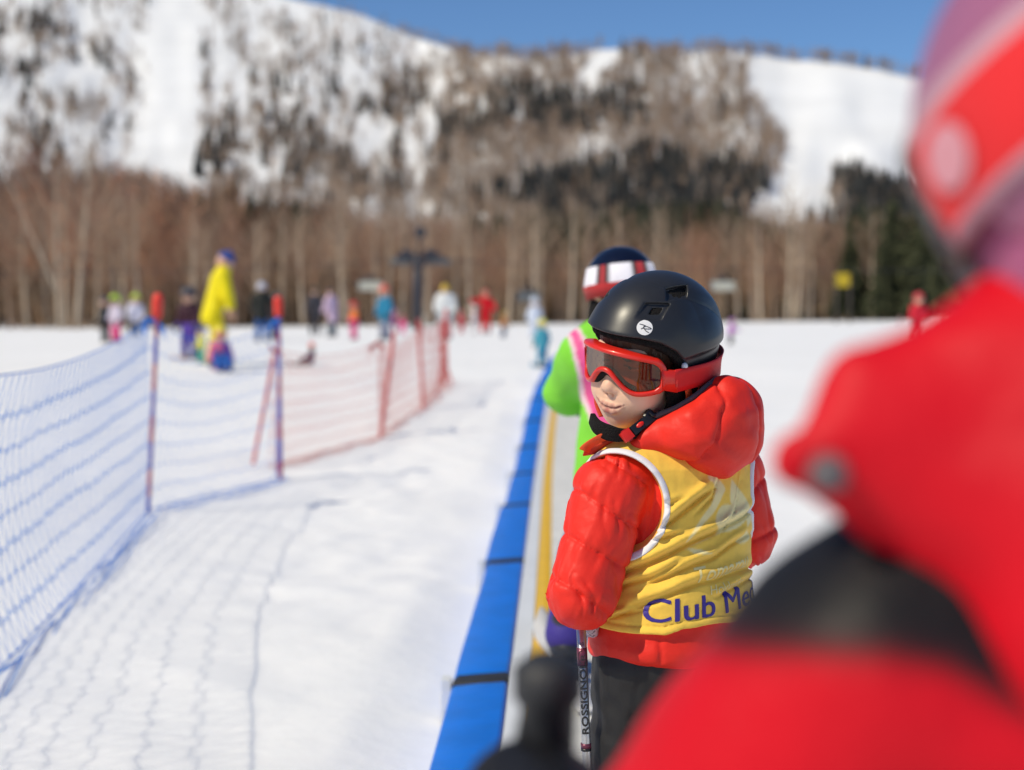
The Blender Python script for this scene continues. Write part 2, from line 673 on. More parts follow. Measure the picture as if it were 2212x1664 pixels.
PISTE = [[(322, -200), (432, -200), (434, 250), (418, 410), (286, 395), (288, 300), (322, 190)],
         [(1235, 205), (1262, 150), (1305, 100), (1350, 95), (1330, 150), (1280, 200)],
         [(1628, 90), (1990, 100), (2100, 200), (2100, 440), (1990, 440), (1930, 430), (1880, 395), (1800, 395), (1800, 470), (1825, 490), (1740, 520), (1600, 500),
          (1606, 468), (1650, 420), (1705, 370), (1690, 300), (1640, 240), (1610, 180)],
         [(530, 350), (560, 340), (590, 400), (570, 440), (535, 400)],
         [(-60, 340), (40, 355), (30, 390), (-60, 420)]]
CONIF = [[(925, 345), (965, 265), (1090, 182), (1180, 205), (1250, 215), (1390, 200), (1405, 285), (1250, 300), (1110, 290)],
         [(1010, 460), (1240, 385), (1400, 345), (1590, 370), (1660, 400), (1610, 470), (1640, 520), (1200, 520)],
         [(1800, 410), (1860, 385), (1960, 430), (2080, 460), (2080, 560), (1700, 540), (1830, 480)],
         [(410, 320), (480, 280), (520, 330), (480, 390), (400, 390)]]
CLUMP = [[(430, 170), (700, 170), (1010, 210), (960, 430), (600, 430), (430, 400)]]

N = 90000
uu = RNG.uniform(-900, 3200, N)
tt = RNG.uniform(0.02, 1.0, N) ** 0.8
_, vv = terrain(uu, tt)
nz = vnoise(np.stack([uu / 26, vv / 60, 0 * uu], 1))
nz2 = vnoise(np.stack([uu / 60, vv / 80, 0 * uu + 7], 1))
pist = np.zeros(N, bool)
for p in PISTE:
    pist |= inpoly(uu, vv, p)
con = np.zeros(N, bool)
for p in CONIF:
    con |= inpoly(uu, vv, p)
clump = inpoly(uu, vv, CLUMP[0])
mid = (uu + 45 * nz2 + 25 * nz > 985) | (vv > 415)
left_hi = ~mid & ~clump
pb = np.where(mid, 0.72 + 0.40 * nz2 + 0.15 * nz, np.where(clump, 0.42 + 0.45 * nz, 0.30 + 0.34 * nz + 0.15 * nz2))
low = inpoly(uu + 30 * nz2 + 14 * nz, vv + 22 * nz2 + 14 * nz, CONIF[1]) | inpoly(uu, vv, CONIF[2])
pb = np.where(con, np.where(low, 0.28, 0.40), pb)
pc = np.where(con, np.where(low, 1.35, 0.85) + 0.7 * nz, np.where(clump, 1.5 * np.maximum(nz + 0.02, 0) + 0.2 * np.maximum(nz2, 0), np.where(mid, 0.25 * np.maximum(nz - 0.1, 0), 0.7 * np.maximum(nz - 0.2, 0))))
onridge = tt > 0.985
pb = np.where(onridge & (uu > 850), 1.3, pb)
pist &= ~(onridge & (uu > 1500))
pist |= False
keepv = ~pist & ((uu > -500) & (uu < 2700))
dens = 0.30
rb = RNG.random(N)
selb = keepv & (rb < pb * dens)
selc = keepv & ~selb & (RNG.random(N) < pc * dens * 0.62)
Pm, _ = terrain(uu, tt)
bt = [tpl_bare(16, s, spread=0.26, tw=0.016, trunk=0.03, c_tr=(0.34, 0.27, 0.21), c_tw=(0.34, 0.255, 0.195)) for s in range(5)]
ct = [tpl_conifer(40 + s, 4, 4, col=(0.034, 0.036, 0.036)) for s in range(4)]
structure(scatter('mountain_bare_forest', bt, Pm[selb] - [0, 0, 0.5], RNG.uniform(6.5, 10, selb.sum()), M_BARK, 0.25), 'stuff')
structure(scatter('mountain_conifer_forest', ct, Pm[selc] - [0, 0, 0.5], RNG.uniform(8, 13, selc.sum()), M_NEEDLE, 0.3), 'stuff')

# the wood at the edge of the snowfield: one mass behind, single trees in front
def place_front(u, Y):
    x = (u - 1106) / F_PX * Y
    return np.stack([x, Y, ground(x, Y) - 0.1], 1)


fb = [tpl_bare(26, 100 + s, spread=0.2, tw=0.0048, trunk=0.010, c_tr=c1, c_tw=c2) for s, (c1, c2) in enumerate(
    [((0.30, 0.21, 0.14), (0.36, 0.22, 0.145)), ((0.42, 0.33, 0.24), (0.40, 0.22, 0.145)), ((0.30, 0.20, 0.13), (0.44, 0.20, 0.125)),
     ((0.38, 0.30, 0.22), (0.33, 0.24, 0.16)), ((0.34, 0.23, 0.16), (0.34, 0.22, 0.145)), ((0.50, 0.40, 0.30), (0.36, 0.20, 0.14))])]
n = 2300
fu = RNG.uniform(-900, 3100, n)
fY = RNG.uniform(0, 1, n) ** 1.2 * 130 + 112
top = lerp_tab(fu, [(-900, 330), (0, 330), (250, 345), (330, 400), (560, 440), (900, 475), (1150, 515), (1600, 520), (1750, 500), (2300, 490), (3100, 450)])
gp = place_front(fu, fY)
fn_ = vnoise(np.stack([fu / 55, 0 * fu, 0 * fu + 3], 1))
fh = ((695 - top) / F_PX * fY + 0.6) * RNG.uniform(0.66, 1.02, n) * (1 + 0.10 * fn_)
fsh = 1.0 + 0.55 * vnoise(np.stack([fu / 42, fY / 30, 0 * fu + 11], 1)) + 0.25 * vnoise(np.stack([fu / 14, fY / 9, 0 * fu + 5], 1))
ok = ~((fu > -120) & (fu < 35) & (fY < 200))
structure(scatter('leafless_wood', fb, gp[ok], fh[ok], M_BARK, 0.3, 0.85, fsh[ok]), 'stuff')
# low brush under the wood
bb = [tpl_bare(22, 300 + s, spread=0.5, tw=0.011, trunk=0.014, c_tr=(0.24, 0.165, 0.11), c_tw=(0.24, 0.165, 0.11)) for s in range(4)]
n = 1500
bu = RNG.uniform(-900, 3100, n)
bY = RNG.uniform(106, 190, n)
structure(scatter('brush', bb, place_front(bu, bY), RNG.uniform(1.6, 4.2, n), M_BARK, 0.3), 'stuff')
# wood along the left side of the snowfield, out of the frame but seen in the goggles
n = 520
sx = RNG.uniform(-75, -24, n)
sy = RNG.uniform(-70, 70, n)
sk_ = sx < -0.40 * np.maximum(sy, 0) - 22
sx, sy = sx[sk_], sy[sk_]
n = len(sx)
structure(scatter('side_wood', fb, np.stack([sx, sy, ground(sx, sy)], 1), RNG.uniform(10, 17, n), M_BARK, 0.3), 'stuff')


def tree_mesh(tpl, name, h, wd=1.0):
    V, T, C = tpl
    V = V * np.array([h * wd, h * wd, h])
    return V, T, C


def limb_tree(name, label, cat, loc, h, seed, lean=(0, 0), pale=True, group=None, fork=False):
    """a birch at the edge of the wood: curved tapering trunk, limbs and twigs"""
    rg = np.random.default_rng(seed)
    root = thing(name, label, cat, loc, group)
    ctr = (0.45, 0.37, 0.285) if pale else (0.30, 0.21, 0.15)
    tr = MB()
    t = np.linspace(0, 1, 10)
    cx = lean[0] * t * h + 0.015 * h * np.sin(t * 3 + seed)
    cy = lean[1] * t * h
    pts = np.stack([cx, cy, t * h - 0.15], 1)
    tr.tube(pts, 0.016 * h * (1 - 0.88 * t) + 0.01, 7, ctr)
    if fork:
        p2 = np.stack([cx[2] - 0.34 * h * (t * 0.9), cy, cx * 0 + pts[2, 2] + t * 0.72 * h], 1)
        tr.tube(p2, 0.011 * h * (1 - 0.85 * t) + 0.008, 7, ctr)
    tr.build('trunk', M_BARK, root, colors=True)
    cr = MB()
    ctw = (0.42, 0.30, 0.21) if pale else (0.32, 0.18, 0.12)
    nb = 30
    for i in range(nb):
        f = 0.3 + 0.68 * (i + rg.random()) / nb
        a = np.array([np.interp(f, t, pts[:, k]) for k in range(3)])
        an = rg.random() * 6.283
        L = h * 0.22 * (0.5 + rg.random()) * (1.25 - f)
        dr = np.array([np.cos(an), np.sin(an), 1.0 + 0.7 * rg.random()])
        q = np.linspace(0, 1, 5)[:, None]
        br = a + q * dr * L + q * q * np.array([0, 0, 0.25 * L]) + 0.05 * L * rg.normal(0, 1, (5, 3)) * q
        cr.tube(br, np.linspace(0.0045 * h * (1.3 - f), 0.008, 5), 4, ctw, caps=False)
        for k in range(4):
            g = rg.random() * 0.7 + 0.25
            b = np.array([np.interp(g, q[:, 0], br[:, m]) for m in range(3)])
            a2 = an + rg.normal(0, 1)
            d2 = np.array([np.cos(a2), np.sin(a2), 0.6 + rg.random()]) * L * 0.45
            cr.tube([b, b + d2 * 0.5 + rg.normal(0, 0.03, 3), b + d2], [0.014, 0.011, 0.006], 3, ctw, caps=False)
    cr.build('crown', M_BARK, root, colors=True)
    return root


def copy_tree(src, loc, rz, sc, label=None, group=None):
    r = src.copy()
    COL.objects.link(r)
    r.location = loc
    r.rotation_euler = (0, 0, rz)
    r.scale = (sc, sc, sc)
    if label:
        r['label'] = label
    if group:
        r['group'] = group
    for ch in list(src.children):
        c = ch.copy()
        COL.objects.link(c)
        c.parent = r
    return r


def gpos(u, Y):
    x = (u - 1106) / F_PX * Y
    return (x, Y, float(ground(x, Y)))


limb_tree('birch_tree', 'tall pale birch leaning right at the left edge of the wood', 'tree', gpos(172, 96), 12.2, 5, lean=(0.055, 0.0), pale=True)
limb_tree('birch_tree', 'forked pale birch with a V shaped trunk at the far left of the wood', 'tree', gpos(128, 99), 11.5, 9, lean=(0.01, 0.0), pale=True, fork=True)
b0 = limb_tree('bare_tree', 'tan leafless tree rising behind the group with lime helmets', 'tree', gpos(262, 101), 9.6, 13, lean=(0.02, 0), pale=True)
b0['group'] = 'leafless trees along the front of the wood'
kinds = [limb_tree('bare_tree', 'slender leafless brown tree standing in the front row of the wood', 'tree', gpos(20, 104), 8.5, 21, pale=False, group='leafless trees along the front of the wood'),
         limb_tree('bare_tree', 'leafless tree with a pale greyish trunk in the front row of the wood', 'tree', gpos(60, 107), 9.5, 22, lean=(-0.02, 0), pale=True, group='leafless trees along the front of the wood')]
fr = list(np.arange(340, 2010, 24.0)) + [-30, 95, 225, 300]
for i, u in enumerate(fr):
    k = kinds[(i * 7 // 3) % 2]
    Y = 103 + 9 * random.random()
    copy_tree(k, gpos(u + random.uniform(-12, 12), Y), random.random() * 6.28, (0.72 + 0.22 * random.random()) * (1.0 if u > 330 else 1.25),
              group='leafless trees along the front of the wood')


def conifer_thing(label, u, Y, h, seed, w=0.17, group=None):
    root = thing('conifer_tree', label, 'tree', gpos(u, Y), group)
    V, T, C = tpl_conifer(seed, 9, 9, w, col=(0.040, 0.044, 0.022))
    m = MB()
    nt0 = len(V) - 6
    m.add(V[:nt0] * h, None, T[(T < nt0).all(1)], C[:nt0])
    rg = np.random.default_rng(seed)
    for i in range(260):     # loose sprays that break up the outline
        z = rg.random() ** 1.3 * 0.9 + 0.06
        an = rg.random() * 6.28
        r = w * (1.02 - z) * (0.75 + 0.45 * rg.random())
        p = np.array([np.cos(an) * r, np.sin(an) * r, z]) * h
        d = np.array([np.cos(an), np.sin(an), -0.35]) * 0.05 * h
        sd = np.array([-np.sin(an), np.cos(an), 0.1]) * 0.018 * h
        m.add([p - d * 0.4 + sd, p - d * 0.4 - sd, p + d, p - d * .2 + np.array([0, 0, .02 * h])], None, [(0, 1, 2), (0, 2, 3), (1, 3, 2), (0, 3, 1)],
              np.array(C[0]) * (0.7 + 0.8 * rg.random()))
    m.build('crown', M_NEEDLE, root, smooth=False, colors=True)
    t = MB()
    t.tube([(0, 0, -0.2), (0, 0, 0.5 * h)], [0.02 * h, 0.012 * h], 6, (0.09, 0.06, 0.045))
    t.build('trunk', M_BARK, root, colors=True)
    return root


# evergreens standing behind and among the bare trees
n = 420
cu = np.concatenate([RNG.uniform(330, 760, 110), RNG.uniform(1020, 1740, 330), RNG.uniform(1700, 2700, 160), RNG.uniform(-700, 330, 40)])
cY = RNG.uniform(128, 200, len(cu))
ctop = lerp_tab(cu, [(-700, 380), (330, 420), (400, 398), (490, 385), (600, 418), (760, 452), (1020, 462), (1150, 455), (1300, 446), (1450, 432), (1560, 432), (1640, 472), (1730, 505), (1800, 478), (1850, 430), (2000, 430), (2700, 440)])
ch = ((695 - ctop) / F_PX * cY + 0.6) * RNG.uniform(0.80, 1.03, len(cu))
structure(scatter('evergreen_wood', [tpl_conifer(400 + s, 7, 6, 0.17, col=(0.030, 0.036, 0.022)) for s in range(5)], place_front(cu, cY), ch, M_NEEDLE, 0.3), 'stuff')


gC = 'dark conifers at the right end of the wood'
conifer_thing('tall dark conifer at the right end of the wood, behind the red child', 1925, 100, 8.9, 61, 0.2, gC)
conifer_thing('dark conifer right of the yellow sign, second from the right end', 1865, 112, 8.3, 62, 0.17, gC)
conifer_thing('dark conifer above the yellow sign, tip against the white piste', 1760, 130, 8.6, 63, 0.16, gC)
conifer_thing('conifer half hidden behind the shoulder of the red child in front', 2010, 98, 9.4, 64, 0.22, gC)
conifer_thing('conifer rising over the child helmet, below the dark slope', 1520, 135, 9.6, 65, 0.16, gC)
gL = 'dark conifers among the bare trees at the left'
conifer_thing('dark green conifer above the yellow jacket, largest among the bare trees', 490, 135, 13.2, 66, 0.17, gL)
conifer_thing('small dark conifer left of the yellow jacket among bare trees', 415, 140, 12.2, 67, 0.13, gL)
conifer_thing('dark conifer among bare trees between yellow jacket and lift tower', 610, 145, 11.6, 68, 0.13, gL)

gR = 'dark conifers massed at the right end of the snowfield'
src = [conifer_thing('dark conifer in the mass of evergreens at the right end of the snowfield', 1835, 104, 7.6, 71, 0.19, gR), conifer_thing('dark conifer in the mass of evergreens at the right end of the snowfield', 1890, 108, 9.0, 72, 0.2, gR)]
for i, (u, Y, sc) in enumerate([(1952, 104, 1.04), (1983, 99, 0.98), (2040, 103, 1.06), (2080, 98, 1.0), (1905, 99, 0.72), (1850, 116, 1.0), (1812, 122, 1.0), (2130, 101, 1.05), (1965, 112, 1.1)]):
    copy_tree(src[i % 2], gpos(u, Y), i * 1.3, sc, group=gR)
for u in (150, 215, 245, 305, 420, 560, 655, 742, 812, 930, 1015, 1105, 1160, 1240, 1650, 1700, 1725):
    copy_tree(kinds[1], gpos(u + random.uniform(-8, 8), 99 + 4 * random.random()), random.random() * 6.28, 0.78 + 0.25 * random.random(), group='leafless trees along the front of the wood')
# ------------------------------------------------------------------ magic carpet
CX = 0.029


def cp(x0, y, dz):
    """point on the carpet: x0 measured from the carpet axis line, dz above the snow"""
    x = x0 + float(bend(y))
    return np.array([x, y, float(ground(x, y)) + dz])


def strip(mb, x0, x1, z0, z1, ya, yb, n, zb=0.0, col=None, z0b=None):
    """long slab between x0..x1 following the slope, top z0 at x0 and z1 at x1, closed at the bottom zb"""
    yy = np.linspace(ya, yb, n)
    V, Q = [], []
    for y in yy:
        V += [cp(x0, y, zb), cp(x0, y, z0), cp(x1, y, z1), cp(x1, y, zb)]
    for i in range(n - 1):
        a, b = i * 4, (i + 1) * 4
        for k in range(3):
            Q.append((a + k, a + k + 1, b + k + 1, b + k))
    Q += [(0, 3, 2, 1), (4 * n - 4, 4 * n - 3, 4 * n - 2, 4 * n - 1)]
    mb.add(V, Q, None, col)


M_PAD = material('blue_vinyl', (0.0, 0.17, 0.72), 0.42, vary=0.10, vscale=7, bump=0.0012, bscale=30, spec=0.4)
M_YELLOW = material('yellow_paint', (0.86, 0.52, 0.02), 0.45, vary=0.06, vscale=9)
M_GREY = material('grey_panel', (0.76, 0.78, 0.80), 0.45, vary=0.05, vscale=3, bump=0.0004, bscale=40)
M_BELT = material('belt_rubber', (0.80, 0.79, 0.76), 0.65, vary=0.08, vscale=12)

B0, B1 = -0.030, 0.52
conv = thing('conveyor_lift', 'long belt conveyor with blue padded sides running uphill through the snow', 'conveyor', (0, 0, 0))
mb = MB()
strip(mb, B0, B1, 0.105, 0.105, -1.5, 30, 130, 0.0)
for k in range(620):                     # raised ribs across the belt
    y = 0.6 + k * 0.030
    if y > 19:
        break
    c = cp(0.5 * (B0 + B1), y, 0.1075)
    mb.box(c, ((B1 - B0) / 2 - 0.012, 0.0075, 0.0095))
    for s in range(9):                   # small lugs at the left margin between the ribs
        pass
mb.build('belt', M_BELT, conv, smooth=False)
mb = MB()
strip(mb, -0.068, -0.0315, 0.118, 0.118, -1.5, 30, 130, 0.0)
strip(mb, B1 + 0.0015, B1 + 0.038, 0.118, 0.118, -1.5, 30, 130, 0.0)
for k in range(500):                     # comb teeth reaching over the belt edge
    y = 1.2 + k * 0.030
    if y > 15:
        break
    mb.box(cp(-0.020, y, 0.1175), (0.0115, 0.006, 0.0035))
mb.build('edge_strip', M_YELLOW, conv, smooth=False)
y = -1.5
while y < 29:
    mb = MB()
    strip(mb, -0.130, -0.0695, 0.124, 0.121, y, y + 1.492, 8, 0.0)
    mb.box(cp(-0.1, y + 0.05, 0.124), (0.006, 0.006, 0.003))
    mb.box(cp(-0.1, y + 1.44, 0.124), (0.006, 0.006, 0.003))
    mb.build('side_panel', M_GREY, conv, smooth=False)
    mb = MB()
    strip(mb, B1 + 0.0395, B1 + 0.10, 0.121, 0.124, y, y + 1.492, 8, 0.0)
    mb.build('side_panel', M_GREY, conv, smooth=False)
    y += 1.5
# padded mats, two metres each
STR = [2.30, 4.27, 6.40, 8.38, 10.12, 11.85, 13.6, 15.4, 17.3, 19.2, 21.2, 23.2, 25.2]
rgp = random.Random(4)
for i in range(len(STR) - 1):
    ya, yb = STR[i], STR[i + 1]
    for side in (0, 1):
        jog = rgp.uniform(-0.012, 0.012)
        off = -0.300 if not side else B1 + 0.104
        wdt = 0.166
        nn = 26
        V, Q = [], []
        prof = [(0, 0.0), (0, 0.098), (0.0025, 0.108), (0.010, 0.1135), (0.085, 0.120), (0.152, 0.125), (0.163, 0.1225), (0.166, 0.112), (0.166, 0.0)]
        for j in range(nn):
            f = j / (nn - 1)
            y = ya + (yb - ya) * f
            edge = min(f, 1 - f) * (yb - ya)
            pinch = math.exp(-(edge / 0.05) ** 2)
            for (px, pz) in prof:
                x = px if not side else wdt - px
                wob = 0.003 * math.sin(y * 2.1 + 1.3 * i) if px < 0.1 else 0
                V.append(cp(off + x + (jog + wob if px < 0.1 else 0), y, max(0, pz - 0.007 * pinch + 0.0015 * math.sin(y * 7 + px * 30 + i) * (pz > 0.09))))
        m = len(prof)
        for j in range(nn - 1):
            for k in range(m - 1):
                q = (j * m + k, j * m + k + 1, (j + 1) * m + k + 1, (j + 1) * m + k)
                Q.append(q if not side else q[::-1])
        e = tuple(range(m))
        mb = MB()
        mb.add(V, Q, None)
        T = [(0, k + 1, k) for k in range(1, m - 1)] + [((nn - 1) * m, (nn - 1) * m + k, (nn - 1) * m + k + 1) for k in range(1, m - 1)]
        mb.T.append(np.array(T))
        pad = mb.build('side_pad', M_PAD, conv)
        if i < 9:
            sb = MB()
            sw = 0.058
            V, Q = [], []
            for y in (ya - sw, ya + sw):
                for (px, pz) in prof[1:]:
                    x = px if not side else wdt - px
                    V.append(cp(off + x + (-0.004 if px == 0 else 0) * (1 - 2 * side), y, pz - 0.003 if pz > 0 else 0.01))
            m2 = len(prof) - 1
            Q = [(k, k + 1, m2 + k + 1, m2 + k) for k in range(m2 - 1)]
            sb.add(V, Q if not side else [q[::-1] for q in Q])
            so_ = sb.build('strap', M_DARK, pad)
            md = so_.modifiers.new('s', 'SOLIDIFY')
            md.thickness = 0.003
            md.offset = 1
            if not side:
                cb = MB()
                cb.box(cp(off - 0.022, ya, 0.075), (0.014, 0.035, 0.045))
                cb.box(cp(off - 0.034, ya, 0.03), (0.006, 0.02, 0.045))
                cb.build('clamp', M_GREY, pad, smooth=False)
mb = MB()
mb.ball(cp(-0.245, 3.30, 0.128), (0.014, 0.014, 0.010))
mb.build('snap_button', material('white_plastic', (0.8, 0.8, 0.8), 0.4), conv)


# ------------------------------------------------------------------ net fences
def gx(x, y, dz=0.0):
    return np.array([x, y, float(ground(x, y)) + dz])


M_NETB = material('blue_cord', (0.006, 0.24, 0.78), 0.7)
M_NETR = material('red_cord', (0.62, 0.10, 0.08), 0.7)
M_POSTB = material('fence_pole_plastic', rough=0.45, attr=True)


def net_fence(root, posts, h, sag, mat, rows, pitch, rad, rrad, seed, bunch=True):
    """posts: (x, y, top x, top y); net of knotted cords hung from the pole tops between them"""
    rg = np.random.default_rng(seed)
    strands, ropes = MB(), MB()
    for a, b in zip(posts[:-1], posts[1:]):
        A, B = np.array(a[:2]), np.array(b[:2])
        L = np.linalg.norm(B - A)
        dirn = (B - A) / L
        nrm = np.array([-dirn[1], dirn[0]])
        n = int(L / pitch)
        f = np.linspace(0, 1, n + 1)
        sg = 4 * f * (1 - f)
        hgt_a, hgt_b = a[2], b[2]
        topz = hgt_a * (1 - f) + hgt_b * f - sag * sg - 0.10 * np.abs(2 * f - 1) ** 8 * 0
        bel = 0.10 * sg * rg.choice([-1, 1])
        # vertical cords zig-zag from knot to knot
        nr = rows
        K = np.linspace(0, 1, nr + 1)
        base = A[None] + (B - A)[None] * f[:, None]
        gr = ground(base[:, 0], base[:, 1])
        drift = 0.045 * np.stack([vnoise(np.stack([f * L * 1.6, 0 * f + k * 0.37, 0 * f + seed], 1)) for k in range(nr * 3 + 1)], 1)
        pts = []
        for k in range(nr * 3 + 1):
            kk = k / 3.0
            t = kk / nr
            z = gr + 0.015 + (topz - 0.015) * (1 - t ** 0.92)
            zz = 0.32 * pitch * np.cos(np.pi * kk) * np.where(np.arange(n + 1) % 2 == 0, 1, -1)
            bo = bel * np.sin(np.pi * (1 - t)) + 0.004 * np.sin(f * L * 1.7 + 0.4 * k)
            s = f * L + zz + drift[:, k] * 0.5 * (t > 0) * np.minimum(1, 4 * f) * np.minimum(1, 4 * (1 - f))
            zk = z + 0.010 * vnoise(np.stack([f * L * 3.0, 0 * f + kk * 0.6, 0 * f + seed + 3], 1)) * (0 < t < 1)
            pts.append(np.stack([A[0] + dirn[0] * s + nrm[0] * bo, A[1] + dirn[1] * s + nrm[1] * bo, zk], 1))
        pts = np.stack(pts, 1)                                   # n+1, levels, 3
        m = pts.shape[1]
        d1 = np.array([dirn[0], dirn[1], 0])
        d2 = np.array([nrm[0], nrm[1], 0])
        ring = np.stack([d1 * np.cos(q) + d2 * np.sin(q) for q in (0.5, 2.6, 4.7)])
        V = (pts[:, :, None, :] + rad * ring[None, None]).reshape(-1, 3)
        i, j, c = np.meshgrid(np.arange(n + 1), np.arange(m - 1), np.arange(3), indexing='ij')
        i, j, c = i.ravel(), j.ravel(), c.ravel()
        b0 = (i * m + j) * 3
        Q = np.stack([b0 + c, b0 + (c + 1) % 3, b0 + 3 + (c + 1) % 3, b0 + 3 + c], 1)
        strands.add(V, Q)
        # horizontal rows of knots
        for k in range(1, nr + 1):
            p = pts[:, k * 3].copy()
            w1 = p.copy()
            w1[:, 2] += 0.006 * np.where(np.arange(n + 1) % 4 < 2, 1, -1) * (pitch / 0.024)
            strands.tube(w1, rad * 1.25, 3, caps=False)
            for q in range(0, n, 2):
                mid = (p[q] + p[min(q + 1, n)]) / 2
                strands.ball(mid, (0.0085, 0.0045, 0.0055), 4, 2)
        ropes.tube(pts[:, 0] + [0, 0, 0.004], rrad, 6, caps=False)
        bt = pts[:, -1].copy()
        bt[:, 2] = gr + 0.02
        ropes.tube(bt, rrad * 0.8, 5, caps=False)
        if bunch:                                                # slack net lying along the snow
            for q in range(7):
                o = 0.04 + 0.11 * rg.random()
                lift = 0.02 + 0.05 * rg.random()
                s = np.linspace(0.02, 0.98, 40)
                xy = A[None] + (B - A)[None] * s[:, None] + nrm[None] * (-o * (0.4 + 0.6 * np.sin(s * 9 + q) ** 2))[:, None]
                zz = ground(xy[:, 0], xy[:, 1]) + lift * (0.5 + 0.5 * np.sin(s * 23 + q * 2))
                strands.tube(np.concatenate([xy, zz[:, None]], 1), rad * 1.6, 3, caps=False)
            for (P, sgn) in ((pts[0, 0], 1), (pts[-1, 0], -1)):  # gathered net at the pole tops
                for q in range(5):
                    e = P + np.array([dirn[0], dirn[1], 0]) * sgn * (0.16 + 0.1 * rg.random()) + [0, 0, -0.05 - 0.10 * rg.random()]
                    ropes.tube([P, (P + e) / 2 + [0, 0, 0.01], e], [rrad * 3.6, rrad * 2.6, rrad * 0.6], 5, caps=False)
    strands.build('netting', mat, root)
    ropes.build('rope', mat, root)


def pole(root, base, top, r, c1, c2, cap_col=None, name='pole'):
    m = MB()
    base, top = np.array(base), np.array(top)
    nseg = 26
    for k in range(nseg):
        a = base + (top - base) * k / nseg
        b = base + (top - base) * (k + 1) / nseg
        col = c1 if (k * 5 // 3) % 2 == 0 else c2
        m.tube([a, b], r, 8, col, caps=(k in (0, nseg - 1)))
    p = m.build(name, M_POSTB, root, colors=True)
    if cap_col is not None:
        c = MB()
        d = (top - base) / np.linalg.norm(top - base)
        prof = [(-0.105, 0.026), (-0.09, 0.033), (-0.04, 0.035), (0.0, 0.036), (0.03, 0.034), (0.048, 0.026), (0.056, 0.008)]
        c.tube([top + d * s for s, _ in prof], [q for _, q in prof], 12, cap_col)
        c.build('foam_cap', M_COLOR, p, colors=True)
    return p


BLUE, REDP = (0.10, 0.07, 0.40), (0.44, 0.08, 0.13)
fb_root = thing('net_fence', 'blue knotted net fence with red capped poles standing in the snow', 'fence', (0, 0, 0))
P0 = (-1.36, 1.9, 1.20)
P1 = (-2.28, 8.9, 1.22)
P2 = (-1.745, 10.7, 1.22)
net_fence(fb_root, [P0, P1], 1.2, 0.20, M_NETB, 8, 0.058, 0.0015, 0.0031, 3)
net_fence(fb_root, [P1, P2], 1.2, 0.16, M_NETB, 8, 0.048, 0.0012, 0.0033, 8)
pole(fb_root, gx(P0[0], P0[1], -0.1), gx(P0[0], P0[1], 1.30), 0.013, BLUE, REDP, (0.75, 0.05, 0.03))
pole(fb_root, W(318, 1112, 8.9) - [0, 0, 0.1], W(341, 652, 8.9), 0.0135, REDP, BLUE, (0.78, 0.05, 0.03))
pole(fb_root, W(607, 1032, 10.7) - [0, 0, 0.1], W(601, 655, 10.7), 0.0150, BLUE, REDP, (0.78, 0.05, 0.03))
pole(fb_root, W(600, 1000, 10.7) - [0, 0, 0.1], W(604, 720, 10.7), 0.013, BLUE, (0.25, 0.06, 0.25))

fr_root = thing('net_fence', 'pale red net fence on leaning red poles behind the blue net', 'fence', (0, 0, 0))
A0 = (-1.95, 11.4, 0.98)
A1 = (-1.235, 13.2, 0.90)
A2 = (-1.0, 15.5, 0.90)
A3 = (-0.83, 18.3, 0.90)
net_fence(fr_root, [A0, A1, A2], 1.0, 0.10, M_NETR, 7, 0.036, 0.0012, 0.003, 5, True)
net_fence(fr_root, [A2, A3], 1.0, 0.10, M_NETR, 7, 0.036, 0.0012, 0.003, 6, True)
RP1, RP2 = (0.62, 0.09, 0.08), (0.66, 0.14, 0.12)
pole(fr_root, W(547, 1003, 11.3), W(592, 770, 11.3), 0.015, RP1, RP2)
pole(fr_root, W(822, 948, 13.2), W(852, 715, 13.2), 0.019, RP1, RP2)
pole(fr_root, W(916, 884, 15.5), W(903, 690, 15.5), 0.018, RP1, RP2)
pole(fr_root, W(952, 830, 18.3), W(964, 668, 18.3), 0.024, RP1, RP2, None)
pole(fr_root, W(975, 828, 18.6), W(950, 745, 18.6), 0.018, RP1, RP2, None)

# ------------------------------------------------------------------ chairlift
M_STEEL = material('dark_galvanised_steel', (0.045, 0.045, 0.058), 0.55, metal=0.3, vary=0.1, vscale=2)
M_STEEL2 = material('pale_steel', (0.16, 0.18, 0.19), 0.5, metal=0.3)
TY = 72.0
tw = thing('lift_tower', 'dark steel chairlift tower with a crossarm in front of the wood', 'tower', gpos(900, TY))
o = np.array(gpos(900, TY))
def TP(u, v, Y=TY):
    return W(u, v, Y) - o
m = MB()
m.tube([(0, 0, -0.3), TP(903, 548)], [0.30, 0.24], 12)
m.build('mast', M_STEEL, tw)
m = MB()
m.box(TP(905, 556), (1.15, 0.18, 0.16))
m.box(TP(878, 548), (0.28, 0.2, 0.18))
m.box(TP(930, 547), (0.30, 0.2, 0.18))
m.build('crossarm', M_STEEL, tw, smooth=False)
for u in (872, 946):
    m = MB()
    m.box(TP(u, 563), (0.62, 0.10, 0.10))
    for k in range(6):
        m.tube([TP(u - 24 + k * 9.5, 569) + [0, -0.09, 0], TP(u - 24 + k * 9.5, 569) + [0, 0.09, 0]], 0.10, 10)
    m.build('sheave_train', M_STEEL2, tw)
m = MB()
m.tube([TP(905, 550), TP(908, 505)], 0.06, 6)
m.ball(TP(908, 502), (0.32, 0.32, 0.32), 10, 6)
m.ball(TP(904, 572, TY - 0.4), (0.30, 0.12, 0.30), 10, 6)
m.build('lamp_head', M_STEEL, tw)

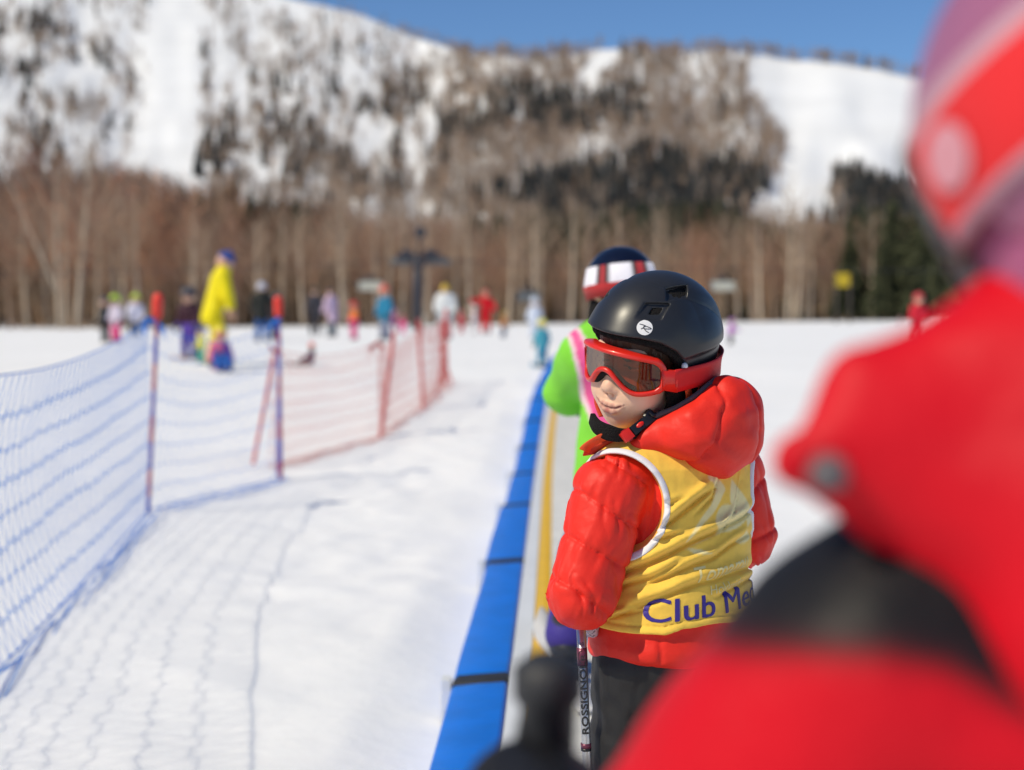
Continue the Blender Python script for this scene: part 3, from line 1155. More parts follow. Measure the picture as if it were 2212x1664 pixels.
CAB = [(-900, 560, 46), (905, 566, 72), (2600, 560, 78)]
mcab = MB()
pa, pb, pc = W(-900, 585, 66), W(905, 560, TY), W(2800, 570, 80)
tt2 = np.linspace(0, 1, 24)[:, None]
mcab.tube(np.concatenate([pa + (pb - pa) * tt2 + np.array([0, 0, -1]) * 1.2 * 4 * tt2 * (1 - tt2) * 0.4, (pb + (pc - pb) * tt2 + np.array([0, 0, -1]) * 1.2 * 4 * tt2 * (1 - tt2) * 0.4)[1:]]), 0.02, 5, caps=False)
tag(mcab.build('lift_cable', M_STEEL), 'thin steel haul cable of the chairlift crossing in front of the wood', 'cable')
M_SEAT = material('pale_seat', (0.52, 0.52, 0.46), 0.5)


def lift_chair(u, v, Y, label, col, zt):
    c0 = W(u, v, Y)
    r = thing('lift_chair', label, 'lift chair', c0, 'chairs of the lift')
    r.scale = (0.66, 0.66, 0.66)
    m = MB()
    m.box((0, 0.0, -0.10), (0.78, 0.22, 0.06))
    m.box((0, 0.24, 0.16), (0.78, 0.06, 0.26))
    m.build('seat', col, r, smooth=False)
    m = MB()
    for s in (-0.8, 0.8):
        m.tube([(s, 0.24, 0.45), (s, 0.22, -0.15), (s, -0.30, -0.12), (s, -0.30, 0.15), (s, 0.2, 0.2)], 0.035, 6)
    m.tube([(-0.8, 0.26, 0.46), (0, 0.26, 0.56), (0.8, 0.26, 0.46)], 0.045, 6)
    m.tube([(0, 0.26, 0.55), (0.05, 0.2, 1.0), (0, 0.05, zt)], 0.045, 6)
    m.box((0, 0.26, 0.66), (0.42, 0.05, 0.10))
    m.build('hanger', M_STEEL, r)
    return r


lift_chair(800, 622, 62, 'pale lift chair hanging left of the tower', M_SEAT, 1.1)
lift_chair(1142, 645, 66, 'greyish lift chair hanging between the tower and the children', M_STEEL2, 1.5)
lift_chair(1562, 622, 63, 'pale lift chair hanging right of the black helmet', M_SEAT, 1.1)

sg = thing('sign', 'square yellow sign on two dark posts at the edge of the wood', 'sign', gpos(1822, 88))
o = np.array(gpos(1822, 88))
m = MB()
m.box(W(1820, 605, 88) - o, (0.44, 0.03, 0.42))
m.build('board', material('yellow_board', (0.50, 0.36, 0.01), 0.5), sg, smooth=False)
for u in (1807, 1836):
    m = MB()
    q = W(u, 605, 88.06) - o
    m.tube([(q[0], q[1], -0.2), q + [0, 0, 0.3]], 0.10, 8)
    m.build('post', material('dark_wood_post', (0.05, 0.04, 0.035), 0.8), sg)
# ------------------------------------------------------------------ people
SKIN = np.array((0.62, 0.37, 0.26))


def flat(c):
    c = np.array(c, np.float32)
    return lambda V: np.tile(c, (len(V), 1))


def ski_mesh(L, w, t, col):
    m = MB()
    V, Q = [], []
    n = 18
    for i in range(n):
        s = i / (n - 1)
        y = (s - 0.45) * L
        zt = max(0, (s - 0.86) / 0.14) ** 2 * 0.07 + max(0, (0.05 - s) / 0.05) * 0.008
        ww = w * (1.0 + 0.12 * math.cos(s * 6.28)) * (1 if s < 0.9 else max(0.15, (1 - ((s - 0.9) / 0.1) ** 2) ** 0.5))
        V += [(-ww / 2, y, zt), (ww / 2, y, zt), (ww / 2, y, zt + t), (-ww / 2, y, zt + t)]
    for i in range(n - 1):
        for k in range(4):
            Q.append((i * 4 + k, i * 4 + (k + 1) % 4, i * 4 + 4 + (k + 1) % 4, i * 4 + 4 + k))
    Q += [(3, 2, 1, 0), (4 * n - 4, 4 * n - 3, 4 * n - 2, 4 * n - 1)]
    m.add(V, Q, None, col)
    m.box((0, 0.05, t + 0.012), (w * 0.42, 0.05, 0.012), None, (0.05, 0.05, 0.05))
    m.box((0, -0.12, t + 0.014), (w * 0.42, 0.04, 0.014), None, (0.05, 0.05, 0.05))
    return m


def unit(v):
    v = np.array(v, float)
    return v / (np.linalg.norm(v) + 1e-9)


def person(label, loc, yaw, H, jacket, trousers, head=('helmet', (0.02, 0.02, 0.03)), cat='person', adult=False, lean=0.05,
           arms=None, feet=None, sit=False, goggles=None, h=None, boots=(0.05, 0.05, 0.06), gloves=(0.03, 0.03, 0.035),
           skis=None, head_dir=None, puff=1.0, group=None, jfn=None, tfn=None, strap=None, extra=None, side=0.0, hoodcol=None, skirt=0.0, head_at=None, strap_z=(-0.16, 0.36), shell=None, hr_k=1.0):
    root = thing('person', label, cat, tuple(float(x) for x in loc), group, yaw)
    if h is None:
        h = max(0.014, 0.00042 * loc[1] * 1.0)
    leg = (0.48 if adult else 0.44) * H
    tor = (0.335 if adult else 0.325) * H
    hr = (0.062 * H if adult else 0.084 * H) * hr_k                  # head half breadth
    sw = (0.115 if adult else 0.105) * H
    z0 = 0.035 if skis else 0.0
    pel = np.array([0, 0, (leg if not sit else 0.13 * H) + z0])
    up = unit([math.sin(side), math.sin(lean), math.cos(lean)])
    neck = pel + up * tor
    up2 = unit(up * 0.5 + np.array([0, 0.05, 0.55]))
    hc = neck + up2 * hr * 1.55
    if head_at is not None:
        hc = np.array(head_at, float)
    hd = unit(head_dir if head_dir is not None else (0, 1, -0.1))
    hl = unit(np.cross(hd, (0, 0, 1)))                      # head right
    hu = np.cross(hl, hd)
    HM = np.stack([hl, hd, hu], 1)
    arms = arms or [(-0.25, 0.05, -1), (-0.05, 0.6, -0.75), (0.25, 0.05, -1), (0.05, 0.6, -0.75)]
    ua, fa = 0.165 * H, 0.15 * H
    ax = unit(np.cross(up, (0, -1, 0)))
    ax = ax if ax[0] > 0 else -ax
    shL, shR = neck - up * 0.045 * H - ax * sw, neck - up * 0.045 * H + ax * sw
    elL = shL + unit(arms[0]) * ua
    haL = elL + unit(arms[1]) * fa
    elR = shR + unit(arms[2]) * ua
    haR = elR + unit(arms[3]) * fa
    hipL, hipR = pel + [-0.05 * H, 0, 0], pel + [0.05 * H, 0, 0]
    if feet is None:
        feet = [(-0.075 * H, 0.02 * H), (0.075 * H, 0.02 * H)] if not sit else [(-0.09 * H, 0.40 * H), (0.07 * H, 0.42 * H)]
    ank = [np.array([f[0], f[1] - 0.02 * H, 0.055 * H + z0]) for f in feet]
    kn = [(hp + a) / 2 + (np.array([0, 0.035 * H, 0]) if not sit else np.array([0, 0, 0.12 * H])) for hp, a in zip((hipL, hipR), ank)]
    b = 0.052 * H * (0.85 if adult else 1.0)                # limb radius base

    def body(P):
        d = ell(P, hc, (hr, hr * 1.18, hr * 1.32), HM)
        d = smin(d, ell(P, hc + HM @ np.array([0, 0.55 * hr, -0.75 * hr]), (0.62 * hr, 0.55 * hr, 0.6 * hr), HM), 0.4 * hr)
        d = smin(d, sph(P, hc + HM @ np.array([0, 1.22 * hr, -0.2 * hr]), 0.2 * hr), 0.15 * hr)
        for s in (-1, 1):
            d = smin(d, sph(P, hc + HM @ np.array([s * hr, 0, -0.15 * hr]), 0.24 * hr), 0.1 * hr)
        d = smin(d, cap(P, hc - hu * hr * 0.6, neck - up * 0.03 * H, 0.5 * hr), 0.3 * hr)
        d = smin(d, cap(P, pel + up * 0.04 * H, neck - up * 0.09 * H, 0.055 * H, 0.06 * H), 0.05)
        for a, e, w_ in ((shL, elL, haL), (shR, elR, haR)):
            d = smin(d, cap(P, a, e, b * 0.6, b * 0.5), 0.03)
            d = smin(d, cap(P, e, w_, b * 0.5, b * 0.38), 0.02)
            d = smin(d, sph(P, w_ + unit(w_ - e) * 0.02 * H, b * 0.5), 0.02)
        for hp, k, a in zip((hipL, hipR), kn, ank):
            d = smin(d, cap(P, hp, k, b * 0.85, b * 0.6), 0.03)
            d = smin(d, cap(P, k, a, b * 0.6, b * 0.45), 0.02)
        return d

    jw = np.array([1.0, 0.78, 1.0])
    pf = 1 + 0.16 * (puff - 1)

    def jac(P):
        q = (P - pel) * np.array([1, 1, 1], np.float32)
        # elliptical trunk
        t = np.clip((q @ up.astype(np.float32)) / tor, -0.16 - skirt, 0.97)
        ctr = pel + t[:, None] * tor * up
        dd = P - ctr
        lx = dd @ ax
        rest = dd - lx[:, None] * ax
        ly = np.sqrt((rest ** 2).sum(1))
        wx = (0.118 - 0.016 * np.sin(np.clip(t, 0, 1) * 3.14)) * H * pf * (0.92 if adult else 1.0)
        wx = np.where(t > 0.8, wx * (1 - 1.6 * (t - 0.8) ** 1.0), wx)
        wy = 0.088 * H * pf * (0.9 if adult else 1.0) * np.where(t > 0.8, 1 - 1.7 * (t - 0.8), 1)
        k = np.sqrt((lx / wx) ** 2 + (ly / wy) ** 2)
        d = (k - 1) * np.minimum(wx, wy)
        d = smin(d, cap(P, shL + ax * 0.02 * H, shR - ax * 0.02 * H, b * 1.02), 0.06 * H)
        for a, e, w_ in ((shL, elL, haL), (shR, elR, haR)):
            s = smin(cap(P, a, e, b * 1.12 * pf, b * 1.0 * pf), cap(P, e, w_, b * 1.0 * pf, b * 0.72), 0.02 * H)
            d = smin(d, s, 0.028 * H)
        d = smin(d, cap(P, neck - up * 0.02 * H, neck + up * 0.018 * H, 0.062 * H), 0.03 * H)   # collar
        d = d + 0.006 * H * vnoise(P * (9 / H)) + 0.003 * H * vnoise(P * (22 / H))
        return d

    def tro(P):
        d = smin(cap(P, hipL, hipR, b * 1.3), cap(P, pel, pel + up * 0.07 * H, b * 1.25), 0.04 * H)
        for hp, k, a in zip((hipL, hipR), kn, ank):
            d = smin(d, smin(cap(P, hp, k, b * 1.28, b * 1.02), cap(P, k, a + np.array([0, 0, 0.012 * H]), b * 1.02, b * 1.0), 0.03 * H), 0.02 * H)
        return d + 0.005 * H * vnoise(P * (11 / H))

    allp = np.array([hc + hu * hr * 1.6, hc - hu * hr, neck, pel, shL, shR, elL, elR, haL, haR, *kn, *ank])
    lo, hi = allp.min(0) - 0.13 * H, allp.max(0) + 0.13 * H
    sdf_obj('body', body, lo, hi, h, M_SKIN, root, flat(SKIN))
    jc = jfn or flat(jacket)
    jl = np.array([pel - up * (0.16 + skirt) * tor, neck, shL, shR, elL, elR, haL, haR])
    sdf_obj('jacket', jac, jl.min(0) - 0.13 * H, jl.max(0) + 0.13 * H, h, M_NYLON, root, jc)
    tl = np.array([pel + up * 0.1 * H, *kn, *ank])
    sdf_obj('trousers', tro, tl.min(0) - 0.12 * H, tl.max(0) + 0.12 * H, h, M_NYLON, root, tfn or flat(trousers))
    # headgear
    hw = hr * 1.28

    def helm(P):
        c = hc + hu * hr * 0.30 - hd * 0.06 * hr
        d = ell(P, c, (hw, hw * 1.2, hw * 1.12), HM)
        q = (P - hc) @ HM
        rim = -0.35 * hr + 0.85 * hr * np.clip((q[:, 1] - 0.1 * hr) / (0.7 * hr), 0, 1)
        return smax(smax(d, rim - q[:, 2], 0.12 * hr), -ell(P, c, (hw * .84, hw * 1.0, hw * .9), HM), 0.05 * hr)

    def cap_hat(P):
        c = hc + hu * hr * 0.25
        d = ell(P, c, (hr * 1.1, hr * 1.24, hr * 1.25), HM)
        q = (P - hc) @ HM
        d = smax(d, 0.25 * hr - q[:, 2], 0.08 * hr)
        return smin(d, sph(P, hc + hu * hr * 1.55, 0.26 * hr), 0.1 * hr)

    hh = h * 0.7
    ext = np.array([hw * 1.6] * 3)
    if head[0] == 'helmet':
        sdf_obj('helmet', helm, hc - ext, hc + ext + hu * hr * 0.3, hh, shell or M_SHELL, root, flat(head[1]))
    elif head[0] == 'hat':
        sdf_obj('knit_hat', cap_hat, hc - ext, hc + ext + hu * hr * 0.6, hh, M_MATTE, root, flat(head[1]))
    if head[0] == 'hood' or hoodcol is not None:
        def hood(P):
            q = (P - hc) @ HM
            if head[0] == 'hood':
                d = ell(P, hc + hu * 0.1 * hr - hd * 0.15 * hr, (hr * 1.32, hr * 1.45, hr * 1.5), HM)
                return smax(d, q[:, 1] - 0.55 * hr, 0.1 * hr)
            return ell(P, neck - hd * 0.09 * H + up * 0.01 * H, (0.085 * H, 0.05 * H, 0.06 * H), HM) + 0.004 * H * vnoise(P * 20 / H)
        sdf_obj('hood', hood, hc - ext * 1.4 - [0, 0, 0.08 * H], hc + ext * 1.4, hh, M_NYLON, root, flat(hoodcol if hoodcol is not None else head[1]))
    if goggles is not None:
        gc = MB()
        n = 18
        V, Q = [], []
        for i in range(n + 1):
            an = math.radians(-62 + 124 * i / n)
            for zz, rr in ((0.12, 1.32), (0.36, 1.38), (0.36, 1.22), (0.12, 1.16)):
                pz = (zz - 0.12) / 0.24 * 0.62 * hr - 0.12 * hr
                V.append(hc + HM @ np.array([math.sin(an) * hr * rr * 0.92, math.cos(an) * hr * rr * 1.02, pz]))
        for i in range(n):
            for k in range(4):
                Q.append((i * 4 + k, i * 4 + (k + 1) % 4, i * 4 + 4 + (k + 1) % 4, i * 4 + 4 + k))
        gc.add(V, Q, None, goggles)
        gc.build('goggles', M_SHELL, root, colors=True)
    if strap is not None:
        sc_, n = MB(), 40
        V, Q, C = [], [], []
        for i in range(n + 1):
            a = -150 + 300 * i / n
            an = math.radians(a + 180)
            for zz in strap_z:
                cz = 0.30 * hr
                e = math.sqrt(max(0.05, 1 - ((zz * hr - cz) / (hw * 1.12)) ** 2))
                V.append(hc + HM @ np.array([math.sin(an) * hw * e * 1.025, math.cos(an) * hw * 1.2 * e * 1.02 - 0.06 * hr, zz * hr]))
                C.append(strap(a, zz))
        for i in range(n):
            for k in range(len(strap_z) - 1):
                z_ = len(strap_z)
                Q.append((z_ * i + k, z_ * i + z_ + k, z_ * i + z_ + k + 1, z_ * i + k + 1))
        sc_.add(V, Q, None, np.array(C))
        s_ = sc_.build('goggle_strap', M_MATTE, root, colors=True)
        md = s_.modifiers.new('t', 'SOLIDIFY')
        md.thickness = 0.004
        md.offset = 0
    for e, w_ in ((elL, haL), (elR, haR)):
        d = unit(w_ - e)
        def glove(P, d=d, w_=w_):
            q = smin(cap(P, w_ - d * 0.015 * H, w_ + d * 0.012 * H, b * 0.78, b * 0.62), cap(P, w_ + d * 0.02 * H, w_ + d * 0.055 * H + [0, 0, -0.012 * H], b * 0.58, b * 0.4), 0.015 * H)
            sgn = 1 if w_ is haL else -1
            th = w_ + d * 0.02 * H
            return smin(q, cap(P, th, th + d * 0.03 * H + np.array([sgn * 0.03 * H, 0, 0.012 * H]), b * 0.27, b * 0.22), 0.008 * H)
        sdf_obj('glove', glove, w_ - 0.1 * H, w_ + 0.12 * H, h * 0.8, M_MATTE, root, flat(gloves))
    for i, a in enumerate(ank):
        def boot(P, a=a):
            ft = np.array([a[0], a[1], z0 + 0.028 * H])
            d = smin(cap(P, a + [0, -0.008 * H, 0.045 * H], a + [0, 0, -0.005 * H], 0.037 * H, 0.037 * H),
                     cap(P, ft + [0, -0.025 * H, 0], ft + [0, 0.075 * H, -0.003 * H], 0.031 * H, 0.027 * H), 0.03 * H)
            return smax(d, z0 - P[:, 2], 0.004)
        sdf_obj('boot', boot, a - np.array([0.09, 0.09, 0.09]) * H, a + np.array([0.09, 0.15, 0.13]) * H, h, M_SHELL, root, flat(boots))
        if skis is not None:
            m = ski_mesh(0.82 * H, 0.075, 0.012, skis)
            m.build('ski', M_COLOR, root, colors=True, loc=(float(a[0]), float(a[1]), 0.006))
    if extra:
        extra(root, locals())
    return root


def at(u, v):
    """spot on the snow seen at reference pixel (u, v)"""
    for Y in np.arange(8, 140, 0.1):
        p = W(u, v, Y)
        if p[2] <= float(ground(p[0], Y)):
            return np.array([p[0], Y, float(snow_h(np.array([p[0]]), np.array([Y]))[0])])
    return np.array([p[0], Y, float(ground(p[0], Y))])


def far(u, vtop, vfeet, label, yaw, jacket, trousers, sc=1.0, **k):
    p = at(u, vfeet)
    H = (vfeet - vtop) / F_PX * p[1] / 1.04 * sc
    k.setdefault('adult', H > 1.45)
    return person(label, p, R_(yaw), H, jacket, trousers, **k)


LIME = (0.42, 0.62, 0.03)
far(229, 640, 740, 'adult all in dark clothing, leftmost of the people by the wood', 80, (0.035, 0.045, 0.055), (0.02, 0.02, 0.022), head=('hat', (0.06, 0.07, 0.09)), puff=0.4)
far(252, 637, 741, 'child with lime helmet, pale lilac top and bright pink trousers', 150, (0.62, 0.56, 0.68), (0.75, 0.06, 0.24), head=('helmet', LIME), goggles=(0.05, 0.05, 0.06))
far(290, 632, 727, 'child with lime helmet, puffy white jacket and dark trousers', 200, (0.72, 0.70, 0.82), (0.03, 0.03, 0.04), head=('helmet', LIME), puff=2.6, lean=0.3, side=-0.1)
far(410, 622, 775, 'child with dark helmet and maroon jacket standing left of the yellow jacket', 170, (0.05, 0.018, 0.035), (0.10, 0.05, 0.33), head=('helmet', (0.05, 0.055, 0.07)), goggles=(0.1, 0.05, 0.05), skis=(0.5, 0.2, 0.1),
    jfn=lambda V: np.where((V[:, 2:3] > 0.62), np.array([[0.05, 0.018, 0.03]]), np.array([[0.12, 0.07, 0.40]])))
# the instructor in yellow, bent over a crouching child
YEL = (0.80, 0.68, 0.01)


def yel_cols(V):
    c = np.tile(np.array(YEL, np.float32), (len(V), 1))
    c[(V[:, 0] < -0.20) & (V[:, 2] > 0.7) & (V[:, 2] < 1.18)] = (0.45, 0.66, 0.78)
    return c


yp = at(462, 790)
person('adult in a bright yellow ski suit and blue hat bending over a child', yp, R_(-70), 1.80, YEL, YEL, head=('hat', (0.03, 0.07, 0.30)), adult=True, lean=0.26,
       arms=[(-0.18, 0.05, -1), (0.0, 0.15, -1), (0.2, 0.15, -1), (0.1, 0.25, -1)], feet=[(-0.20, 0.02), (0.20, 0.10)], head_dir=(0.1, 0.85, -0.5),
       jfn=yel_cols, puff=1.8, boots=(0.5, 0.45, 0.2), gloves=(0.5, 0.3, 0.2), skirt=0.05)
p = at(470, 792)
p[1] -= 1.0
p[0] = (474 - 1106) / F_PX * p[1]
person('small child in blue and purple crouching on the snow before the yellow jacket', (p[0], p[1], float(snow_h(np.array([p[0]]), np.array([p[1]]))[0])), R_(200), 0.95, (0.08, 0.12, 0.5), (0.02, 0.10, 0.42), head=('helmet', (0.75, 0.62, 0.05)), sit=True, lean=0.35,
       jfn=lambda V: np.where(V[:, 0:1] < -0.03, np.array([[0.25, 0.06, 0.36]]), np.array([[0.75, 0.16, 0.28]])), goggles=(0.6, 0.1, 0.2))
far(436, 706, 785, 'little child in lime yellow beside the crouching child at the net', 140, (0.68, 0.66, 0.08), (0.05, 0.40, 0.25), head=('helmet', (0.10, 0.15, 0.4)), sit=False)
far(566, 606, 740, 'person with pale grey helmet, black jacket and blue trousers behind the net', 10, (0.02, 0.022, 0.02), (0.012, 0.10, 0.34), head=('helmet', (0.50, 0.52, 0.62)), puff=1.4, lean=0.15,
    arms=[(-0.3, 0.2, -1), (0.1, 0.7, -0.5), (0.35, 0.2, -0.8), (0.2, 0.8, -0.4)])
far(594, 632, 735, 'person in dark maroon clothes just left of the second fence pole', 240, (0.03, 0.015, 0.018), (0.02, 0.02, 0.03), head=('helmet', (0.04, 0.04, 0.045)))
far(672, 722, 790, 'tiny child in red hat sitting on the snow with dark red skis', 70, (0.10, 0.05, 0.09), (0.09, 0.03, 0.06), head=('hat', (0.75, 0.06, 0.03)), sit=True, lean=-0.1,
    jfn=lambda V: np.where(V[:, 2:3] > 0.34, np.array([[0.45, 0.5, 0.12]]), np.array([[0.08, 0.04, 0.09]])), skis=(0.22, 0.02, 0.03))
far(681, 618, 724, 'adult in dark grey clothes standing behind the lilac jacket', 170, (0.045, 0.045, 0.06), (0.03, 0.03, 0.04), head=('hat', (0.05, 0.06, 0.05)), puff=0.5)
far(718, 620, 729, 'person in a pale pink lilac jacket and grey trousers', 60, (0.66, 0.48, 0.62), (0.16, 0.19, 0.22), head=('hat', (0.07, 0.06, 0.07)), puff=2.2, lean=0.12, skirt=0.15)
far(766, 652, 736, 'child in an orange jacket and magenta trousers', 120, (0.72, 0.14, 0.06), (0.66, 0.03, 0.22), head=('helmet', (0.62, 0.06, 0.05)), puff=1.8,
    jfn=lambda V: np.where(V[:, 2:3] > 0.55, np.array([[0.78, 0.20, 0.05]]), np.array([[0.74, 0.05, 0.22]])))
far(833, 617, 738, 'adult in a blue jacket and red hat left of the lift tower', 140, (0.02, 0.20, 0.36), (0.25, 0.27, 0.36), head=('hat', (0.70, 0.12, 0.08)), puff=1.8)
far(853, 668, 722, 'small child in purple beside the blue jacket', 100, (0.45, 0.08, 0.25), (0.30, 0.10, 0.25), head=('helmet', (0.55, 0.25, 0.4)))
far(871, 682, 724, 'small child all in magenta left of the lift tower foot', 160, (0.75, 0.03, 0.26), (0.72, 0.03, 0.24), head=('helmet', (0.70, 0.05, 0.2)), puff=1.6)
far(962, 612, 735, 'adult in a white jacket and yellow helmet behind the red fence', 180, (0.74, 0.76, 0.76), (0.55, 0.20, 0.22), head=('helmet', (0.62, 0.42, 0.04)), puff=2.8, goggles=(0.75, 0.5, 0.05), skirt=0.1)
far(997, 672, 722, 'small child in salmon red next to the white jacket', 200, (0.62, 0.10, 0.12), (0.55, 0.02, 0.03), head=('helmet', (0.60, 0.10, 0.14)), puff=1.6)
far(1049, 622, 722, 'adult in a red ski suit stretching one arm out to the left', 200, (0.72, 0.01, 0.02), (0.70, 0.008, 0.018), head=('hood', (0.60, 0.02, 0.03)), adult=True, puff=2.2,
    arms=[(-0.4, 0.3, -0.9), (-0.1, 0.6, -0.6), (1.0, 0.25, -0.08), (1.0, 0.3, 0.0)], sc=0.97)
far(1087, 672, 730, 'small child in orange and navy right of the red suit', 240, (0.55, 0.22, 0.06), (0.03, 0.06, 0.16), head=('helmet', (0.45, 0.3, 0.06)), lean=0.2)
far(1025, 660, 722, 'small child in pale pink left of the red suit', 100, (0.76, 0.68, 0.72), (0.70, 0.66, 0.68), head=('helmet', (0.75, 0.7, 0.7)), puff=1.4)
far(1155, 643, 735, 'child in a pale blue white suit near the top of the conveyor', 10, (0.66, 0.72, 0.84), (0.62, 0.68, 0.80), head=('helmet', (0.55, 0.6, 0.7)), puff=1.5)
far(1172, 690, 792, 'child in a teal suit and yellow helmet standing beside the far end of the conveyor', 20, (0.08, 0.38, 0.48), (0.04, 0.30, 0.45), head=('helmet', (0.62, 0.58, 0.12)), skis=(0.1, 0.3, 0.5), strap=lambda a, z: (0.8, 0.75, 0.3))
far(1578, 688, 745, 'child in a violet jacket with red gloves right of the black helmet', 230, (0.45, 0.12, 0.55), (0.03, 0.03, 0.04), head=('helmet', (0.42, 0.20, 0.50)), gloves=(0.75, 0.08, 0.06),
    arms=[(-0.4, 0.4, -0.7), (-0.8, 0.4, -0.3), (0.4, 0.4, -0.7), (0.4, 0.8, -0.3)], lean=0.2)
far(1982, 630, 742, 'person in red far off beside the shoulder of the child in front', 190, (0.62, 0.02, 0.04), (0.55, 0.01, 0.03), head=('helmet', (0.5, 0.03, 0.04)), puff=1.6)
far(1945, 684, 706, 'tiny far skier in pale pink on the right snowfield', 100, (0.6, 0.35, 0.4), (0.4, 0.2, 0.25), head=('helmet', (0.5, 0.3, 0.3)))
far(1990, 686, 708, 'tiny far skier in dark blue on the right snowfield', 60, (0.08, 0.09, 0.16), (0.05, 0.05, 0.1), head=('helmet', (0.1, 0.1, 0.15)))
far(2042, 686, 708, 'tiny far skier in grey green on the right snowfield', 200, (0.2, 0.22, 0.14), (0.06, 0.06, 0.09), head=('helmet', (0.3, 0.3, 0.2)))

# ------------------------------------------------------------------ the child in green ahead on the conveyor
GRN = np.array((0.22, 0.66, 0.05))
PNK = np.array((0.78, 0.10, 0.30))


def green_cols(V):
    c = np.tile(GRN, (len(V), 1))
    # pink panel sweeping down the left side of the back
    z = V[:, 2]
    xe = lerp_tab(z, [(0.70, -0.05), (0.784, -0.085), (0.89, -0.124), (0.98, -0.158), (1.08, -0.185)])
    w_ = lerp_tab(z, [(0.72, 0.0), (0.76, 0.045), (0.85, 0.036), (0.95, 0.026), (1.08, 0.014)])
    dx = np.abs(V[:, 0] - xe) - w_
    bk = V[:, 1] < 0.03
    c[(dx < 0) & (z > 0.74) & bk] = PNK
    c[(np.abs(dx) < 0.006) & (z > 0.74) & bk] = (0.80, 0.55, 0.62)
    c[(z < 0.545)] = (0.40, 0.02, 0.14)
    c[(V[:, 0] > 0.05) & (z > 0.78)] = (0.02, 0.02, 0.025)
    return c


gp_ = W(1325, 1450, 4.4)


def strap_cols(a, z):
    if z < 0.245:
        return (0.50, 0.03, 0.035)
    k = ((a + 372) % 66) / 66
    return (0.80, 0.79, 0.88) if k < 0.56 else ((0.02, 0.02, 0.02) if k < 0.68 or k > 0.88 else (0.45, 0.03, 0.04))


gfeet = cp(0.185, 4.4, 0.112)
M_GLOSS = material('glossy_helmet_shell', rough=0.13, attr=True, spec=0.5)
green = person('child in a bright green jacket with pink panel and navy helmet ahead on the belt', (gfeet[0] + 0.050, 4.4, gfeet[2]), R_(6), 1.33, GRN, (0.055, 0.04, 0.26),
               head=('helmet', (0.004, 0.006, 0.020)), h=0.0075, jfn=green_cols, strap=strap_cols, strap_z=(-0.25, 0.24, 0.25, 0.95), shell=M_GLOSS, head_at=(-0.030, 0.0, 1.18), hr_k=0.72, skis=(0.6, 0.6, 0.62), head_dir=(-0.50, 0.82, -0.1), puff=1.35, lean=-0.02,
               arms=[(-0.10, 0.78, -0.55), (0.25, 0.9, -0.2), (0.3, 0.05, -1), (-0.2, 0.7, -0.5)], feet=[(-0.20, 0.0), (0.09, 0.02)], boots=(0.03, 0.03, 0.035), skirt=0.12)


def balaclava(P):
    return smax(ell(P, (-0.035, 0.02, 1.09), (0.092, 0.100, 0.150)), P[:, 2] - 1.16, 0.01)


sdf_obj('balaclava', balaclava, (-0.17, -0.15, 0.90), (0.13, 0.17, 1.20), 0.008, M_FLEECE, green)
# ------------------------------------------------------------------ the child in red close to the camera
RED = np.array((0.58, 0.002, 0.012))
NX, NY = 0.312, 0.735


def red_cols(V):
    c = np.tile(RED, (len(V), 1))
    edge = 0.920 + 0.010 * np.sin(V[:, 0] * 30) - 0.05 * np.clip((V[:, 0] + 0.12) / 0.2, 0, 1)
    s = 1 / (1 + np.exp(np.clip(-(V[:, 2] - edge) / 0.003, -30, 30)))
    g = ((V[:, 1] > 0.10) & (V[:, 0] < -0.14))
    s = np.maximum(s, g)
    return c * (1 - s[:, None]) + np.array((0.008, 0.008, 0.010)) * s[:, None]


fpos = cp(NX - CX * NY, NY, 0.112)


NEAR = {}


def near_extra(root, L):
    NEAR.update(ha=L['haL'], el=L['elL'], sh=L['shL'])
    o = np.array([NX, NY, fpos[2]])
    rz = R_(8)
    rn = np.array([[math.cos(rz), -math.sin(rz), 0], [math.sin(rz), math.cos(rz), 0], [0, 0, 1]])
    ql = lambda p: rn.T @ (np.array(p) - o)
    A, B = ql((0.140, 0.690, 1.131)), ql((0.300, 0.725, 1.128))
    C2 = ql((0.172, 0.70, 1.175))

    def hood(P):
        S_ = np.array([1, 1.35, 1], np.float32)
        d = cap(P * S_, A * S_, B * S_, 0.010, 0.132)
        d = smin(d, cap(P, C2, ql((0.26, 0.72, 1.16)), 0.010, 0.06), 0.045)
        d = smin(d, ell(P, ql((0.33, 0.68, 1.06)), (0.11, 0.07, 0.11)), 0.05)
        fold = vnoise(np.stack([P[:, 0] * 9 + P[:, 2] * 12, P[:, 2] * 5 - P[:, 0] * 6, P[:, 1] * 8], 1))
        return d + 0.006 * fold + 0.004 * vnoise(P * 20)
    sdf_obj('hood', hood, np.minimum(A, B) - 0.19, np.maximum(A, B) + 0.22, 0.007, M_NYLON, root, flat(RED))
    m = MB()
    c = ql((0.150, 0.672, 1.128))
    m.tube([c, c + [-0.002, -0.010, 0]], [0.010, 0.008], 12)
    m.build('snap_button', material('dull_grey_snap', (0.12, 0.11, 0.12), 0.6), root)


near = person('child in red jacket with black yoke standing close in front, seen from behind', (NX, NY, fpos[2]), R_(8), 1.212, RED, (0.02, 0.02, 0.022),
              head=('none', None), h=0.007, jfn=red_cols, skis=(0.5, 0.05, 0.05), head_dir=(-0.5, 0.7, -0.5), puff=1.5, lean=0.03, head_at=(0.012, -0.012, 1.175), hr_k=0.78,
              arms=[(-0.513, 0.264, -0.81), (-0.20, 0.97, 0.07), (0.35, 0.2, -1), (-0.1, 0.8, -0.3)], feet=[(-0.10, 0.0), (0.10, 0.02)], boots=(0.05, 0.05, 0.06),
              gloves=(0.012, 0.012, 0.013), extra=near_extra)
